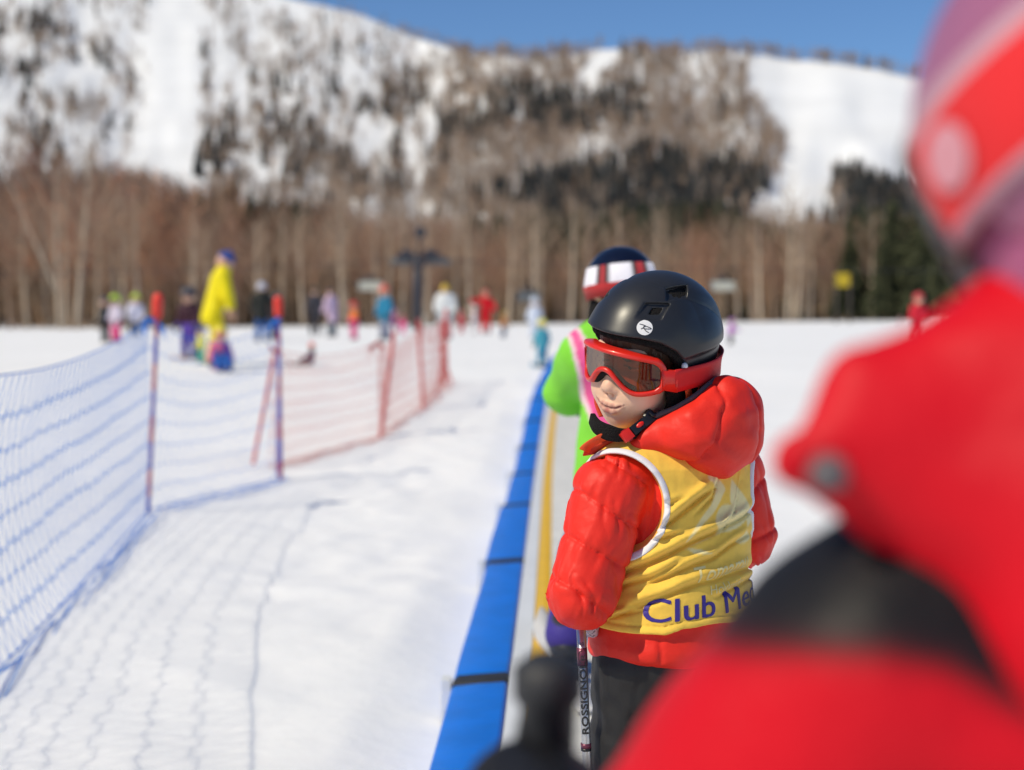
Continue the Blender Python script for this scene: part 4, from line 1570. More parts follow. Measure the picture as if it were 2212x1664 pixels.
# ------------------------------------------------------------------ the boy in the yellow bib
BRED = np.array((0.78, 0.028, 0.016), np.float32)
BYEL = np.array((0.90, 0.58, 0.085), np.float32)
YB = 2.56
TC = np.array([(1455 - 1106) / F_PX * YB, YB, 0.0])         # torso axis
yb = R_(38)
BF = np.array([-math.sin(yb), math.cos(yb), 0])             # facing of the body
BL = np.array([-math.cos(yb), -math.sin(yb), 0])            # his left
BB = -BF


def TP_(l, f, z):
    return TC + BL * l + BF * f + np.array([0, 0, z])


boy = thing('person', 'child in black helmet, red goggles and yellow bib looking back over the shoulder', 'person', (float(TC[0]), float(TC[1]), 0.115))
BO = np.array([TC[0], TC[1], 0.115])

# head frame ---------------------------------------------------------------
yh, ph, rh = R_(46), R_(11), R_(12.5)
F0 = np.array([-math.sin(yh), -math.cos(yh), 0])
L0 = np.array([math.cos(yh), -math.sin(yh), 0])
U0 = np.array([0, 0, 1.0])
F1 = F0 * math.cos(ph) - U0 * math.sin(ph)
U1 = U0 * math.cos(ph) + F0 * math.sin(ph)
HL = L0 * math.cos(rh) - U1 * math.sin(rh)
HU = U1 * math.cos(rh) + L0 * math.sin(rh)
HF = F1
HM = np.stack([HF, HL, HU], 1)                              # local (f, l, u) -> world
HC = W(1400, 775, 2.53)
HS = 1.02


def H(f, l, u):
    return HC + HM @ (np.array([f, l, u]) * HS)


def toH(P):
    return ((P - HC.astype(np.float32)) @ HM.astype(np.float32)) / HS


# face -----------------------------------------------------------------------
LIPS = {}


def face_sdf(q):
    al = np.stack([q[:, 0], np.abs(q[:, 1]), q[:, 2]], 1)
    d = ell(q, (-0.012, 0, 0.045), (0.092, 0.073, 0.088))
    d = smin(d, ell(q, (0.032, 0, -0.030), (0.062, 0.058, 0.077)), 0.03)
    d = smin(d, ell(al, (0.060, 0.031, -0.042), (0.036, 0.032, 0.037)), 0.028)       # cheeks
    d = smin(d, ell(q, (0.068, 0, -0.087), (0.024, 0.027, 0.022)), 0.03)             # chin
    d = smin(d, ell(q, (0.073, 0, -0.058), (0.022, 0.030, 0.024)), 0.02)             # muzzle
    d = smin(d, ell(al, (0.074, 0.027, 0.033), (0.018, 0.024, 0.012)), 0.014)        # brow
    d = smax(d, -ell(al, (0.092, 0.030, 0.014), (0.016, 0.018, 0.012)), 0.012)       # sockets
    d = smin(d, cap(q, (0.086, 0, 0.012), (0.100, 0, -0.022), 0.0080, 0.0095), 0.016)  # nose
    d = smin(d, ell(q, (0.1035, 0, -0.028), (0.0105, 0.0115, 0.0095)), 0.008)
    d = smin(d, ell(al, (0.0935, 0.0125, -0.032), (0.0105, 0.0075, 0.0075)), 0.006)  # wings
    d = smax(d, -ell(al, (0.1005, 0.0068, -0.0405), (0.0055, 0.0034, 0.0048)), 0.003)  # nostrils
    # lips, gently smiling
    if LIPS:
        for (a, b, ra, rb) in LIPS['up'] + LIPS['lo']:
            d = smin(d, cap(al, a, b, ra, rb), 0.0045)
        for (a, b, ra, rb) in LIPS['line']:
            d = smax(d, -cap(al, a, b, ra, rb), 0.0018)
    # crease from the nose wing to the mouth corner
    # eyelids
    d = smin(d, ell(al, (0.0735, 0.030, 0.0125), (0.0125, 0.0150, 0.0095)), 0.004)
    d = smax(d, -(cap(al, (0.0860, 0.018, 0.0105), (0.0800, 0.043, 0.0115), 0.0009)), 0.001)
    # ears
    d = smin(d, ell(al, (-0.008, 0.074, -0.005), (0.018, 0.008, 0.028)), 0.008)
    return d


def face_front(l, u):
    """how far forward the face reaches at (l, u)"""
    f = np.linspace(0.04, 0.12, 400)
    d = face_sdf(np.stack([f, np.full(400, l), np.full(400, u)], 1).astype(np.float32))
    return f[np.where(d < 0)[0].max()]


def lip_row(pts, dep, rad):
    P = [(face_front(l, u) + o, l, u) for (l, u), o in zip(pts, dep)]
    return [(P[i], P[i + 1], rad[i], rad[i + 1]) for i in range(len(P) - 1)]


_L = dict(up=lip_row([(0, -0.0605), (0.005, -0.0592), (0.016, -0.0592), (0.0290, -0.0550)], [-0.0012, -0.0012, -0.0018, -0.0020], [0.0042, 0.0046, 0.0038, 0.0018]),
          lo=lip_row([(0, -0.0712), (0.009, -0.0703), (0.020, -0.0655), (0.0285, -0.0565)], [-0.0014, -0.0016, -0.0022, -0.0024], [0.0060, 0.0056, 0.0040, 0.0016]),
          line=lip_row([(0, -0.0648), (0.012, -0.0640), (0.022, -0.0600), (0.0325, -0.0535)], [0.0036, 0.0030, 0.0014, 0.0002], [0.0014, 0.0014, 0.0012, 0.0004]))
LIPS.update(_L)


def skin_fn(P):
    q = toH(P)
    d = face_sdf(q) * HS
    neck_b = TP_(0, 0.0, 0.955)
    d = smin(d, cap(P, H(-0.022, 0, -0.03), neck_b, 0.043, 0.05), 0.035)
    return d


def skin_cols(V):
    q = toH(V)
    c = np.tile(np.array((0.78, 0.50, 0.355), np.float32), (len(V), 1))
    x = np.abs(q[:, 1])
    ch = np.exp(-((q[:, 0] - 0.07) ** 2 + (x - 0.042) ** 2 + (q[:, 2] + 0.035) ** 2) / 0.022 ** 2)[:, None]
    c = c * (1 - 0.5 * ch) + np.array((0.78, 0.42, 0.31)) * 0.5 * ch
    ns = np.exp(-((q[:, 0] - 0.104) ** 2 + x ** 2 + (q[:, 2] + 0.03) ** 2) / 0.012 ** 2)[:, None]
    c = c * (1 - 0.25 * ns) + np.array((0.74, 0.40, 0.29)) * 0.25 * ns
    al = np.stack([q[:, 0], x, q[:, 2]], 1).astype(np.float32)
    dl = np.min([cap(al, a, b, ra, rb) for a, b, ra, rb in LIPS['up'] + LIPS['lo']], 0)
    lip = np.clip(1 - (dl - 0.0002) / 0.0016, 0, 1) * 0.9
    c = c * (1 - lip[:, None]) + np.array((0.52, 0.165, 0.150)) * lip[:, None]
    dk = np.min([cap(al, a, b, ra, rb) for a, b, ra, rb in LIPS['line']], 0)
    lk = np.clip(1 - dk / 0.0012, 0, 1) * 0.6
    c = c * (1 - lk[:, None]) + np.array((0.16, 0.05, 0.045)) * lk[:, None]
    br = np.exp(-((q[:, 2] - 0.034 + 0.15 * np.maximum(x - 0.03, 0)) / 0.0035) ** 2) * (x > 0.012) * (x < 0.048) * (q[:, 0] > 0.06)
    c = c * (1 - 0.8 * br[:, None]) + np.array((0.03, 0.02, 0.015)) * 0.8 * br[:, None]
    ls = np.exp(-((q[:, 2] - 0.0105) / 0.0016) ** 2) * (x > 0.015) * (x < 0.044) * (q[:, 0] > 0.065)
    c = c * (1 - 0.9 * ls[:, None]) + np.array((0.015, 0.01, 0.01)) * 0.9 * ls[:, None]
    return c


def simple_body(P):
    d = cap(P, TP_(0, 0, 0.62), TP_(0, 0, 0.93), 0.085, 0.075)
    d = smin(d, cap(P, TP_(-0.1, 0, 0.93), TP_(0.1, 0, 0.93), 0.035), 0.05)
    for s, el, ha in ((1, EL_L, HA_L), (-1, EL_R, HA_R)):
        d = smin(d, cap(P, TP_(s * 0.125, 0, 0.93), el, 0.032, 0.028), 0.02)
        d = smin(d, cap(P, el, ha, 0.028, 0.02), 0.02)
        d = smin(d, sph(P, ha, 0.026), 0.01)
    for s in (1, -1):
        hip, kn, an = LEG[s]
        d = smin(d, cap(P, hip, kn, 0.055, 0.04), 0.04)
        d = smin(d, cap(P, kn, an, 0.04, 0.03), 0.03)
    return d


SH_L, EL_L, HA_L = TP_(0.150, 0.0, 0.905), TP_(0.217, -0.002, 0.733), TP_(0.095, 0.150, 0.722)
SH_R, EL_R, HA_R = TP_(-0.140, 0.0, 0.920), TP_(-0.176, -0.01, 0.800), TP_(-0.10, 0.16, 0.70)
LEG = {1: (TP_(0.07, 0, 0.60), TP_(0.085, 0.035, 0.36), TP_(0.09, 0.0, 0.18)), -1: (TP_(-0.07, 0, 0.60), TP_(-0.085, 0.035, 0.36), TP_(-0.09, 0.0, 0.18))}

Va, Qa = surface_mesh(skin_fn, HC - 0.17, HC + 0.17, 0.0024)
Vb, Qb = surface_mesh(simple_body, TC + [-0.32, -0.32, 0.12], TC + [0.32, 0.32, 1.0], 0.009)
Vall = np.concatenate([Va, Vb])
call = np.concatenate([skin_cols(Va), np.tile(SKIN, (len(Vb), 1))])
link('body', new_mesh('body', Vall - BO, [np.concatenate([Qa, Qb + len(Va)])], call), M_SKIN, boy)
m = MB()
for s in (-1, 1):
    m.ball(H(0.0745, s * 0.030, 0.0115), 0.0112, 14, 10, (0.75, 0.73, 0.70))
    m.ball(H(0.0815, s * 0.030, 0.0105), 0.0052, 12, 8, (0.03, 0.02, 0.015))
o_ = m.build('eye', M_SHELL, boy, colors=True)
for v in o_.data.vertices:
    v.co -= Vector(BO)

# hair under the helmet brim -----------------------------------------------
M_HAIR = material('brown_hair', (0.045, 0.024, 0.013), 0.5, bump=0.006, bscale=90, stretch=(1, 1, 0.2), spec=0.4)


def hair_fn(P):
    q = toH(P)
    d = ell(q, (-0.008, 0, 0.046), (0.099, 0.081, 0.094))
    a = np.arctan2(q[:, 1], q[:, 0])
    d = d + 0.0016 * np.sin(a * 23 + 2.5 * np.sin(a * 7) + 30 * q[:, 2])
    low = 0.016 + 0.003 * np.sin(a * 17) - 0.062 * np.clip((np.abs(a) - 0.75) / 0.5, 0, 1)
    return smax(d, low - q[:, 2], 0.006)


sdf_obj('hair', hair_fn, HC - 0.16, HC + 0.17, 0.0036, M_HAIR, boy, off=BO)

# helmet -----------------------------------------------------------------------
HE_C, HE_R = (-0.016, 0, 0.032), (0.136, 0.108, 0.120)


def helm_outer(q):
    d = ell(q, HE_C, HE_R)
    # brow of the shell flares a little, lower back panel steps out
    d = d - 0.004 * np.exp(-((q[:, 2] - 0.062) / 0.018) ** 2) * np.clip((q[:, 0] - 0.04) / 0.06, 0, 1)
    rear = 0.010 + 0.075 * np.clip((-q[:, 0] - 0.0) / 0.11, 0, 1) ** 0.8
    st = 1 / (1 + np.exp(np.clip((q[:, 2] - (0.030 - 0.30 * np.minimum(q[:, 0] + 0.01, 0) * 0)) / 0.0011, -30, 30)))
    d = d + 0.0062 * st * np.clip((-q[:, 0] + 0.05) / 0.06, 0, 1)
    rg = np.sqrt((q[:, 1] / 0.075) ** 2 + ((q[:, 0] + 0.055) / 0.085) ** 2 * np.where(q[:, 0] > -0.055, 1, 0.0))
    e = 1 / (1 + np.exp(np.clip((rg - 0.92) / 0.03, -30, 30)))
    d = d + 0.0060 * (1 - e) * np.clip((q[:, 2] - 0.05) / 0.04, 0, 1) * np.clip((0.02 - q[:, 0]) / 0.04, 0, 1)
    d = d + 0.0020 * np.exp(-((rg - 1.0) / 0.022) ** 2) * np.clip((q[:, 2] - 0.05) / 0.03, 0, 1) * np.clip((0.03 - q[:, 0]) / 0.03, 0, 1)
    d = d + 0.0022 * np.exp(-((q[:, 2] - 0.032) / 0.0024) ** 2) * np.clip((0.02 - q[:, 0]) / 0.04, 0, 1)
    return d


RIM = [(-0.16, -0.042), (-0.09, -0.036), (-0.05, -0.031), (-0.012, -0.028), (0.006, -0.008), (0.022, 0.020), (0.042, 0.044), (0.068, 0.061), (0.095, 0.069), (0.14, 0.072)]


def rim_d(q):
    return lerp_tab(q[:, 0], RIM).astype(np.float32) - q[:, 2]


def hframe(pos_q):
    """outward frame on the helmet surface at a point near it"""
    p = np.array([pos_q], np.float32)
    e = 1e-3
    g = np.array([(ell(p + np.eye(3, dtype=np.float32)[k] * e, HE_C, HE_R) - ell(p - np.eye(3, dtype=np.float32)[k] * e, HE_C, HE_R))[0] for k in range(3)])
    return g / np.linalg.norm(g)


# first pass surface for finding spots on the shell
def shell_plain(P):
    return helm_outer(toH(P)) * HS


Vp, Qp = surface_mesh(shell_plain, HC - 0.18, HC + 0.2, 0.006)
BV_H = BVHTree.FromPolygons([Vector(v) for v in Vp.tolist()], Qp.tolist())


def hit(bvh, u, v):
    d = W(u, v, 2.0) - np.array([0, 0, CAM_Z])
    loc, nor, i, dist = bvh.ray_cast(Vector((0, 0, CAM_Z)), Vector(d).normalized())
    return None if loc is None else (np.array(loc), np.array(nor))


VENTS = []
for (u, v, w_, h_) in ((1411, 671, 0.0215, 0.0155), (1462, 632, 0.024, 0.0125), (1304, 640, 0.018, 0.014)):
    ht = hit(BV_H, u, v)
    pq = toH(np.array([ht[0]], np.float32))[0]
    n = hframe(pq)
    t = np.cross([0, 0, 1.0], n)
    t /= np.linalg.norm(t)
    b2 = np.cross(n, t)
    # slant like a parallelogram
    VENTS.append((pq, np.stack([t, b2, n], 1), w_, h_))


def helm_fn(P):
    q = toH(P)
    d = helm_outer(q)
    for (c, M, w_, h_) in VENTS:
        lq = (q - c.astype(np.float32)) @ M.astype(np.float32)
        lq = lq.copy()
        lq[:, 0] -= 0.60 * lq[:, 1]
        # sloped recess: shallow at the lower left, deep at the upper right
        dep = 0.0062 + 0.20 * np.clip(lq[:, 0] * 0.3 + lq[:, 1] * 0.7, -0.02, 0.02)
        r = np.maximum(np.abs(lq[:, 0]) - w_, np.abs(lq[:, 1]) - h_)
        d = smax(d, -np.maximum(r, -(lq[:, 2] + dep)), 0.0025)
        hr_ = np.maximum(np.abs(lq[:, 0] - 0.004) - w_ * 0.42, np.abs(lq[:, 1] - 0.002) - h_ * 0.42)
        d = np.maximum(d, -np.maximum(hr_, -(lq[:, 2] + 0.022)))
    inner = ell(q, HE_C, (HE_R[0] - 0.022, HE_R[1] - 0.020, HE_R[2] - 0.022))
    d = smax(d, rim_d(q) * 0.8, 0.004)
    d = smax(d, -inner, 0.004)
    return d * HS


M_HELM = material('matte_black_shell', (0.020, 0.021, 0.025), 0.36, spec=0.45, bump=0.00006, bscale=90, vary=0.15, vscale=20)
sdf_obj('helmet', helm_fn, HC - 0.18, HC + 0.20, 0.0026, M_HELM, boy, off=BO)
helmet = [c for c in boy.children if c.name.startswith('helmet')][0]


def liner_fn(P):
    q = toH(P)
    d = ell(q, HE_C, (HE_R[0] - 0.009, HE_R[1] - 0.008, HE_R[2] - 0.009))
    inner = ell(q, HE_C, (HE_R[0] - 0.027, HE_R[1] - 0.024, HE_R[2] - 0.026))
    r = rim_d(q) * 0.8 - 0.0095
    return smax(smax(d, r, 0.006), -inner, 0.004) * HS + 0.0008 * vnoise(P * 260)


sdf_obj('liner', liner_fn, HC - 0.18, HC + 0.20, 0.0034, M_FLEECE, helmet, off=BO)
# inside of the vents: little foam blocks
m = MB()
for (c, M, w_, h_) in VENTS:
    m.box(HC + HM @ ((c + M @ np.array([0.004, 0.002, -0.021])) * HS), (w_ * 0.55, h_ * 0.6, 0.004), HM @ M, (0.03, 0.03, 0.03))
    m.ball(HC + HM @ ((c + M @ np.array([0.006, 0.002, -0.0172])) * HS), 0.0016, 8, 6, (0.002, 0.002, 0.002))
o_ = m.build('vent_insert', M_SHELL, helmet, colors=True)
for v in o_.data.vertices:
    v.co -= Vector(BO)


def ear_fn(P):
    q = toH(P)
    al = np.stack([q[:, 0], np.abs(q[:, 1]), q[:, 2]], 1)
    d = ell(al, (0.004, 0.074, -0.040), (0.030, 0.015, 0.058))
    d = smin(d, ell(al, (-0.040, 0.060, -0.035), (0.045, 0.020, 0.040)), 0.02)
    d = smin(d, ell(q, (-0.085, 0, -0.030), (0.022, 0.070, 0.035)), 0.03)
    d = smin(d, cap(al, (0.012, 0.070, -0.075), (0.030, 0.052, -0.100), 0.012, 0.009), 0.015)
    d = smax(d, -ell(q, (0.03, 0, -0.03), (0.075, 0.061, 0.078)), 0.008)
    return d * HS + 0.0010 * vnoise(P * 150)


ep = sdf_obj('ear_pad', ear_fn, HC - 0.17, HC + 0.14, 0.0034, M_FLEECE, helmet, off=BO)


def shifted(mb, name, mat, parent, colors=True, smooth=True, bevel=0):
    o = mb.build(name, mat, parent, smooth=smooth, colors=colors)
    co = np.empty(len(o.data.vertices) * 3, np.float32)
    o.data.vertices.foreach_get('co', co)
    co = co.reshape(-1, 3) - BO.astype(np.float32)
    o.data.vertices.foreach_set('co', co.ravel())
    if bevel:
        b = o.modifiers.new('b', 'BEVEL')
        b.width = bevel
        b.segments = 2
        b.limit_method = 'ANGLE'
    return o


# chin strap, webbing and buckle --------------------------------------------
ORG = (0.72, 0.075, 0.012)
M_WEB = material('webbing', rough=0.6, attr=True, bump=0.0007, bscale=500, vary=0.1, vscale=60)


def hp(pts):
    return np.array([H(*p) for p in pts])


def smooth_path(P, n=24):
    P = np.array(P, float)
    t = np.linspace(0, len(P) - 1, n)
    out = []
    for x in t:
        i = min(int(x), len(P) - 2)
        f = x - i
        p0, p1, p2, p3 = P[max(i - 1, 0)], P[i], P[i + 1], P[min(i + 2, len(P) - 1)]
        out.append(0.5 * ((2 * p1) + (-p0 + p2) * f + (2 * p0 - 5 * p1 + 4 * p2 - p3) * f * f + (-p0 + 3 * p1 - 3 * p2 + p3) * f ** 3))
    return np.array(out)


m = MB()
# Y webbing in front of and behind the left ear pad
m.ribbon(smooth_path(hp([(0.010, 0.098, -0.028), (0.004, 0.097, -0.050), (0.010, 0.090, -0.075), (0.020, 0.078, -0.092)])), HF, 0.0150, 0.0025, ORG)
m.ribbon(smooth_path(hp([(0.010, -0.098, -0.028), (0.030, -0.085, -0.055), (0.050, -0.070, -0.085), (0.056, -0.052, -0.108)])), HF, 0.014, 0.0025, (0.62, 0.05, 0.012))
m.ribbon(smooth_path(hp([(-0.02, -0.098, -0.035), (0.02, -0.090, -0.070), (0.050, -0.062, -0.104)])), HF, 0.012, 0.0025, (0.55, 0.03, 0.012))
m.ribbon(smooth_path(hp([(-0.030, 0.094, -0.030), (-0.010, 0.088, -0.070), (0.020, 0.076, -0.095)])), HF, 0.004, 0.002, (0.55, 0.03, 0.01))
shifted(m, 'webbing', M_WEB, helmet)
# loose tail of the strap curling under the chin
TAIL = smooth_path([W(1352, 948, 2.475), W(1330, 938, 2.462), W(1300, 946, 2.455), W(1272, 962, 2.452), W(1262, 974, 2.456)], 24)
m = MB()
m.ribbon(TAIL, np.array([0.25, -0.55, 1.0]), np.linspace(0.0165, 0.0195, 24), 0.0025, ORG)
TAIL2 = smooth_path([W(1262, 976, 2.458), W(1285, 972, 2.470), W(1316, 958, 2.478), W(1345, 952, 2.482)], 20)
m.ribbon(TAIL2, np.array([0.25, -0.55, 1.0]), 0.017, 0.0025, (0.55, 0.04, 0.01))
shifted(m, 'strap_tail', M_WEB, helmet)
m = MB()
CHIN = smooth_path([W(1278, 903, 2.485), W(1290, 922, 2.462), W(1318, 936, 2.448), W(1350, 940, 2.450), W(1388, 930, 2.458)], 26)
m.ribbon(CHIN, np.array([0.05, -0.15, 1.0]), np.concatenate([np.linspace(0.022, 0.028, 12), np.linspace(0.028, 0.017, 14)]), 0.010, (0.012, 0.012, 0.012))
shifted(m, 'chin_pad', M_FLEECE, helmet, bevel=0.003)
m = MB()
a, b = W(1358, 938, 2.440), W(1392, 912, 2.452)
dr = (b - a) / np.linalg.norm(b - a)
nrm = np.array([0.1, -1, 0.25])
nrm /= np.linalg.norm(nrm)
sd = np.cross(dr, nrm)
nrm = np.cross(sd, dr)
MB3 = np.stack([dr, sd, nrm], 1)
m.box(a - dr * 0.004, (0.0095, 0.0095, 0.0045), MB3, (0.62, 0.02, 0.012))
m.box(a - dr * 0.004, (0.0045, 0.0115, 0.0030), MB3, (0.40, 0.012, 0.01))
m.box(a + dr * 0.020, (0.0125, 0.0085, 0.0050), MB3, (0.008, 0.008, 0.009))
m.ball(a + dr * 0.0255 + nrm * 0.0045 + sd * -0.001, (0.0085, 0.0042, 0.0030), 12, 8, (0.70, 0.02, 0.012), MB3)
m.box(b + dr * 0.004, (0.010, 0.0085, 0.0045), MB3, (0.010, 0.010, 0.011))
m.tube(smooth_path([b + dr * 0.006 - sd * 0.006, b + dr * 0.018 - sd * 0.010, W(1412, 898, 2.458), W(1428, 892, 2.466)], 16), 0.0052, 8, (0.010, 0.010, 0.011))
m.tube(smooth_path([b + dr * 0.004 + sd * 0.006, b + dr * 0.016 + sd * 0.007, W(1420, 905, 2.462), W(1432, 896, 2.468)], 16), 0.0045, 8, (0.010, 0.010, 0.011))
m.ball(W(1408, 903, 2.458), (0.008, 0.006, 0.003), 10, 6, (0.62, 0.05, 0.012), MB3)
shifted(m, 'buckle', M_SHELL, helmet, bevel=0.0016)
m = MB()
ht = hit(BV_H, 1479, 792)
m.ball(ht[0], (0.0058, 0.0058, 0.0070), 12, 8, (0.75, 0.75, 0.76))
shifted(m, 'rivet', M_SHELL, helmet)


# goggles ------------------------------------------------------------------------
def gog(phi, u, dr=0.0):
    r = 1.0
    f = 0.010 + (0.106 + dr) * math.cos(phi) - 0.006 * (u < 0) * (-u / 0.03)
    l = (0.100 + dr) * math.sin(phi)
    return H(f, l, u - 0.004)


def outline(n=140):
    key = [(0, 0.0435), (14, 0.0430), (30, 0.0400), (44, 0.0360), (54, 0.0305), (59.5, 0.0180), (60, 0.000), (58, -0.0125), (52, -0.0200),
           (41, -0.0245), (30, -0.0250), (21, -0.0170), (14, -0.0045), (7, 0.0070), (0, 0.0105)]
    K = key + [(-a, u) for a, u in key[-2:0:-1]]
    K = np.array(K + K[:3], float)
    t = np.linspace(0, len(K) - 3, n, endpoint=False)
    out = []
    for x in t:
        i = int(x) % (len(K) - 3)
        f = x - int(x)
        p0 = K[i - 1] if i > 0 else K[len(K) - 4]
        p1, p2, p3 = K[i], K[i + 1], K[i + 2]
        out.append(0.5 * ((2 * p1) + (-p0 + p2) * f + (2 * p0 - 5 * p1 + 4 * p2 - p3) * f * f + (-p0 + 3 * p1 - 3 * p2 + p3) * f ** 3))
    return np.array(out)


OL = outline()
cen = OL.mean(0)
M_GOG = material('red_goggle_plastic', (0.70, 0.022, 0.012), 0.32, spec=0.5, coat=0.15)
M_GOGS = material('red_strap', (0.62, 0.008, 0.010), 0.65, vary=0.06, vscale=30, bump=0.0004, bscale=300)
gg = thing('goggles', '', '')
for k in ('label', 'category'):
    del gg[k]
gg.parent = boy
mf = MB()
n = len(OL)
# frame: rounded band along the outline (inner lip, crest, outer side, back)
prof = [(-0.0042, -0.004), (-0.0040, 0.0008), (-0.0026, 0.0030), (0.0, 0.0037), (0.0028, 0.0029), (0.0044, 0.0004), (0.0052, -0.006), (0.0054, -0.016), (0.0026, -0.024)]
V = []
for i in range(n):
    a0, a1 = OL[i - 1], OL[(i + 1) % n]
    tg = np.array([(a1[0] - a0[0]) * R_(1) * 0.105, a1[1] - a0[1]])
    tg /= np.linalg.norm(tg)
    out = np.array([tg[1], -tg[0]])
    cc = np.array([(OL[i][0] - cen[0]) * R_(1) * 0.105, OL[i][1] - cen[1]])
    # outline runs clockwise in (phi, u): outward normal fixed by construction
    out = np.array([-tg[1], tg[0]])
    wsc = 1.0 + 0.25 * (abs(OL[i][0]) > 52)
    for (o1, dr) in prof:
        V.append(gog(R_(OL[i][0]) + out[0] * o1 * wsc / 0.105, OL[i][1] + out[1] * o1 * wsc, dr))
m_ = len(prof)
Q = [(i * m_ + k, i * m_ + k + 1, ((i + 1) % n) * m_ + k + 1, ((i + 1) % n) * m_ + k) for i in range(n) for k in range(m_ - 1)]
mf.add(V, Q)
# outrigger lugs that carry the strap
for s in (-1, 1):
    V, Q = [], []
    for j, f in enumerate(np.linspace(0, 1, 6)):
        phi = R_(57 + 15 * f)
        for (u, dr) in ((0.019 - 0.003 * f, -0.006), (0.019 - 0.003 * f, 0.003), (-0.016 - 0.008 * f, 0.003), (-0.016 - 0.008 * f, -0.006)):
            V.append(gog(s * phi, u, dr + 0.001))
    for j in range(5):
        for k in range(4):
            q = (j * 4 + k, j * 4 + (k + 1) % 4, j * 4 + 4 + (k + 1) % 4, j * 4 + 4 + k)
            Q.append(q)
    Q += [(0, 1, 2, 3), (20, 23, 22, 21)]
    mf.add(V, Q)
shifted(mf, 'frame', M_GOG, gg, colors=False)
# lens: a sheet filling the outline, curved round the face
ml_ = MB()
nr = 10
V, Q = [], []
for r in range(nr + 1):
    f = 1 - r / (nr + 0.6)
    for i in range(n):
        p = cen * np.array([0, 1]) + np.array([0, 0.010]) * 0 + (OL[i] - cen * np.array([0, 1])) * f
        if r:
            p[1] += 0.012 * (1 - f)
        V.append(gog(R_(p[0]), p[1], -0.0015))
for r in range(nr):
    for i in range(n):
        Q.append((r * n + i, r * n + (i + 1) % n, (r + 1) * n + (i + 1) % n, (r + 1) * n + i))
ml_.add(V, Q)
ci = len(V)
ml_.T.append(np.array([(nr * n + i, nr * n + (i + 1) % n, ci) for i in range(n)]))
pc_ = cen * np.array([0, 1]) + [0, 0.012]
ml_.add([gog(0, pc_[1], -0.0015)])
M_LENS = bpy.data.materials.new('amber_lens')
M_LENS.use_nodes = True
nt = M_LENS.node_tree
nt.nodes.clear()
out_ = nt.nodes.new('ShaderNodeOutputMaterial')
mix = nt.nodes.new('ShaderNodeMixShader')
tr = nt.nodes.new('ShaderNodeBsdfTransparent')
tr.inputs['Color'].default_value = (0.50, 0.19, 0.055, 1)
gl = nt.nodes.new('ShaderNodeBsdfGlossy')
gl.inputs['Roughness'].default_value = 0.03
gl.inputs['Color'].default_value = (0.46, 0.39, 0.33, 1)
fr_ = nt.nodes.new('ShaderNodeLayerWeight')
fr_.inputs['Blend'].default_value = 0.28
mr = nt.nodes.new('ShaderNodeMapRange')
mr.inputs['To Min'].default_value = 0.12
mr.inputs['To Max'].default_value = 0.60
nt.links.new(fr_.outputs['Fresnel'], mr.inputs['Value'])
nt.links.new(mr.outputs['Result'], mix.inputs['Fac'])
nt.links.new(tr.outputs[0], mix.inputs[1])
nt.links.new(gl.outputs[0], mix.inputs[2])
nt.links.new(mix.outputs[0], out_.inputs['Surface'])
shifted(ml_, 'lens', M_LENS, gg, colors=False)
# black foam round the nose
m = MB()
pts = [gog(R_(a), u - 0.005, -0.011) for a, u in ((-30, -0.018), (-20, -0.011), (-13, -0.001), (-6, 0.008), (0, 0.011), (6, 0.008), (13, -0.001), (20, -0.011), (30, -0.018))]
m.tube(smooth_path(pts, 30), 0.0085, 8, (0.01, 0.01, 0.01))
shifted(m, 'foam', M_FLEECE, gg)
# strap over the helmet
V, Q = [], []
ns = 90
for i in range(ns + 1):
    a = R_(61 + (360 - 122) * i / ns)
    for j, uu_ in enumerate(np.linspace(-0.0205, 0.0205, 5)):
        u = -0.003 - 0.012 * math.sin((a - R_(61)) / 2 * 1.0) + uu_
        z = (u - HE_C[2]) / HE_R[2]
        e = math.sqrt(max(0.02, 1 - z * z))
        # smallest allowed: helmet surface + 2.5 mm, tension keeps the lower edge from tucking in
        e = max(e, 0.955)
        f = HE_C[0] + (HE_R[0] * e + 0.0030) * math.cos(a)
        l = (HE_R[1] * e + 0.0030) * math.sin(a)
        t = np.clip((min(a, 2 * math.pi - a) - R_(61)) / R_(22), 0, 1)
        pg = gog(R_(70) * (1 if l > 0 else -1), u, 0.003)
        V.append(pg * (1 - t) + H(f, l, u) * t)
for i in range(ns):
    for j in range(4):
        Q.append((i * 5 + j, i * 5 + 5 + j, i * 5 + 6 + j, i * 5 + 1 + j))
m = MB()
m.add(V, Q)
o_ = shifted(m, 'strap', M_GOGS, gg, colors=False)
md = o_.modifiers.new('t', 'SOLIDIFY')
md.thickness = 0.0025
md.offset = 0


# torso, sleeves, hood, bib ---------------------------------------------------
TW = [(0.50, 0.150), (0.585, 0.158), (0.63, 0.158), (0.68, 0.146), (0.76, 0.139), (0.84, 0.143), (0.90, 0.147), (0.945, 0.140), (0.985, 0.105), (1.02, 0.07), (1.05, 0.05)]
TD = [(0.50, 0.115), (0.585, 0.128), (0.63, 0.130), (0.68, 0.121), (0.76, 0.112), (0.84, 0.110), (0.90, 0.108), (0.945, 0.098), (0.985, 0.078), (1.02, 0.06), (1.05, 0.05)]


def loc_t(P):
    q = P - TC.astype(np.float32)
    return q @ BL.astype(np.float32), q @ BF.astype(np.float32), q[:, 2]


def torso_raw(P):
    l, f, z = loc_t(P)
    wx = lerp_tab(z, TW)
    wy = lerp_tab(z, TD)
    e = 2.3
    k = (np.abs(l / wx) ** e + np.abs(f / wy) ** e + 1e-9) ** (1 / e)
    d = (k - 1) * np.minimum(wx, wy)
    return smin(d.astype(np.float32), cap(P, TP_(-0.120, 0, 0.928), TP_(0.124, 0, 0.928), 0.052), 0.05)


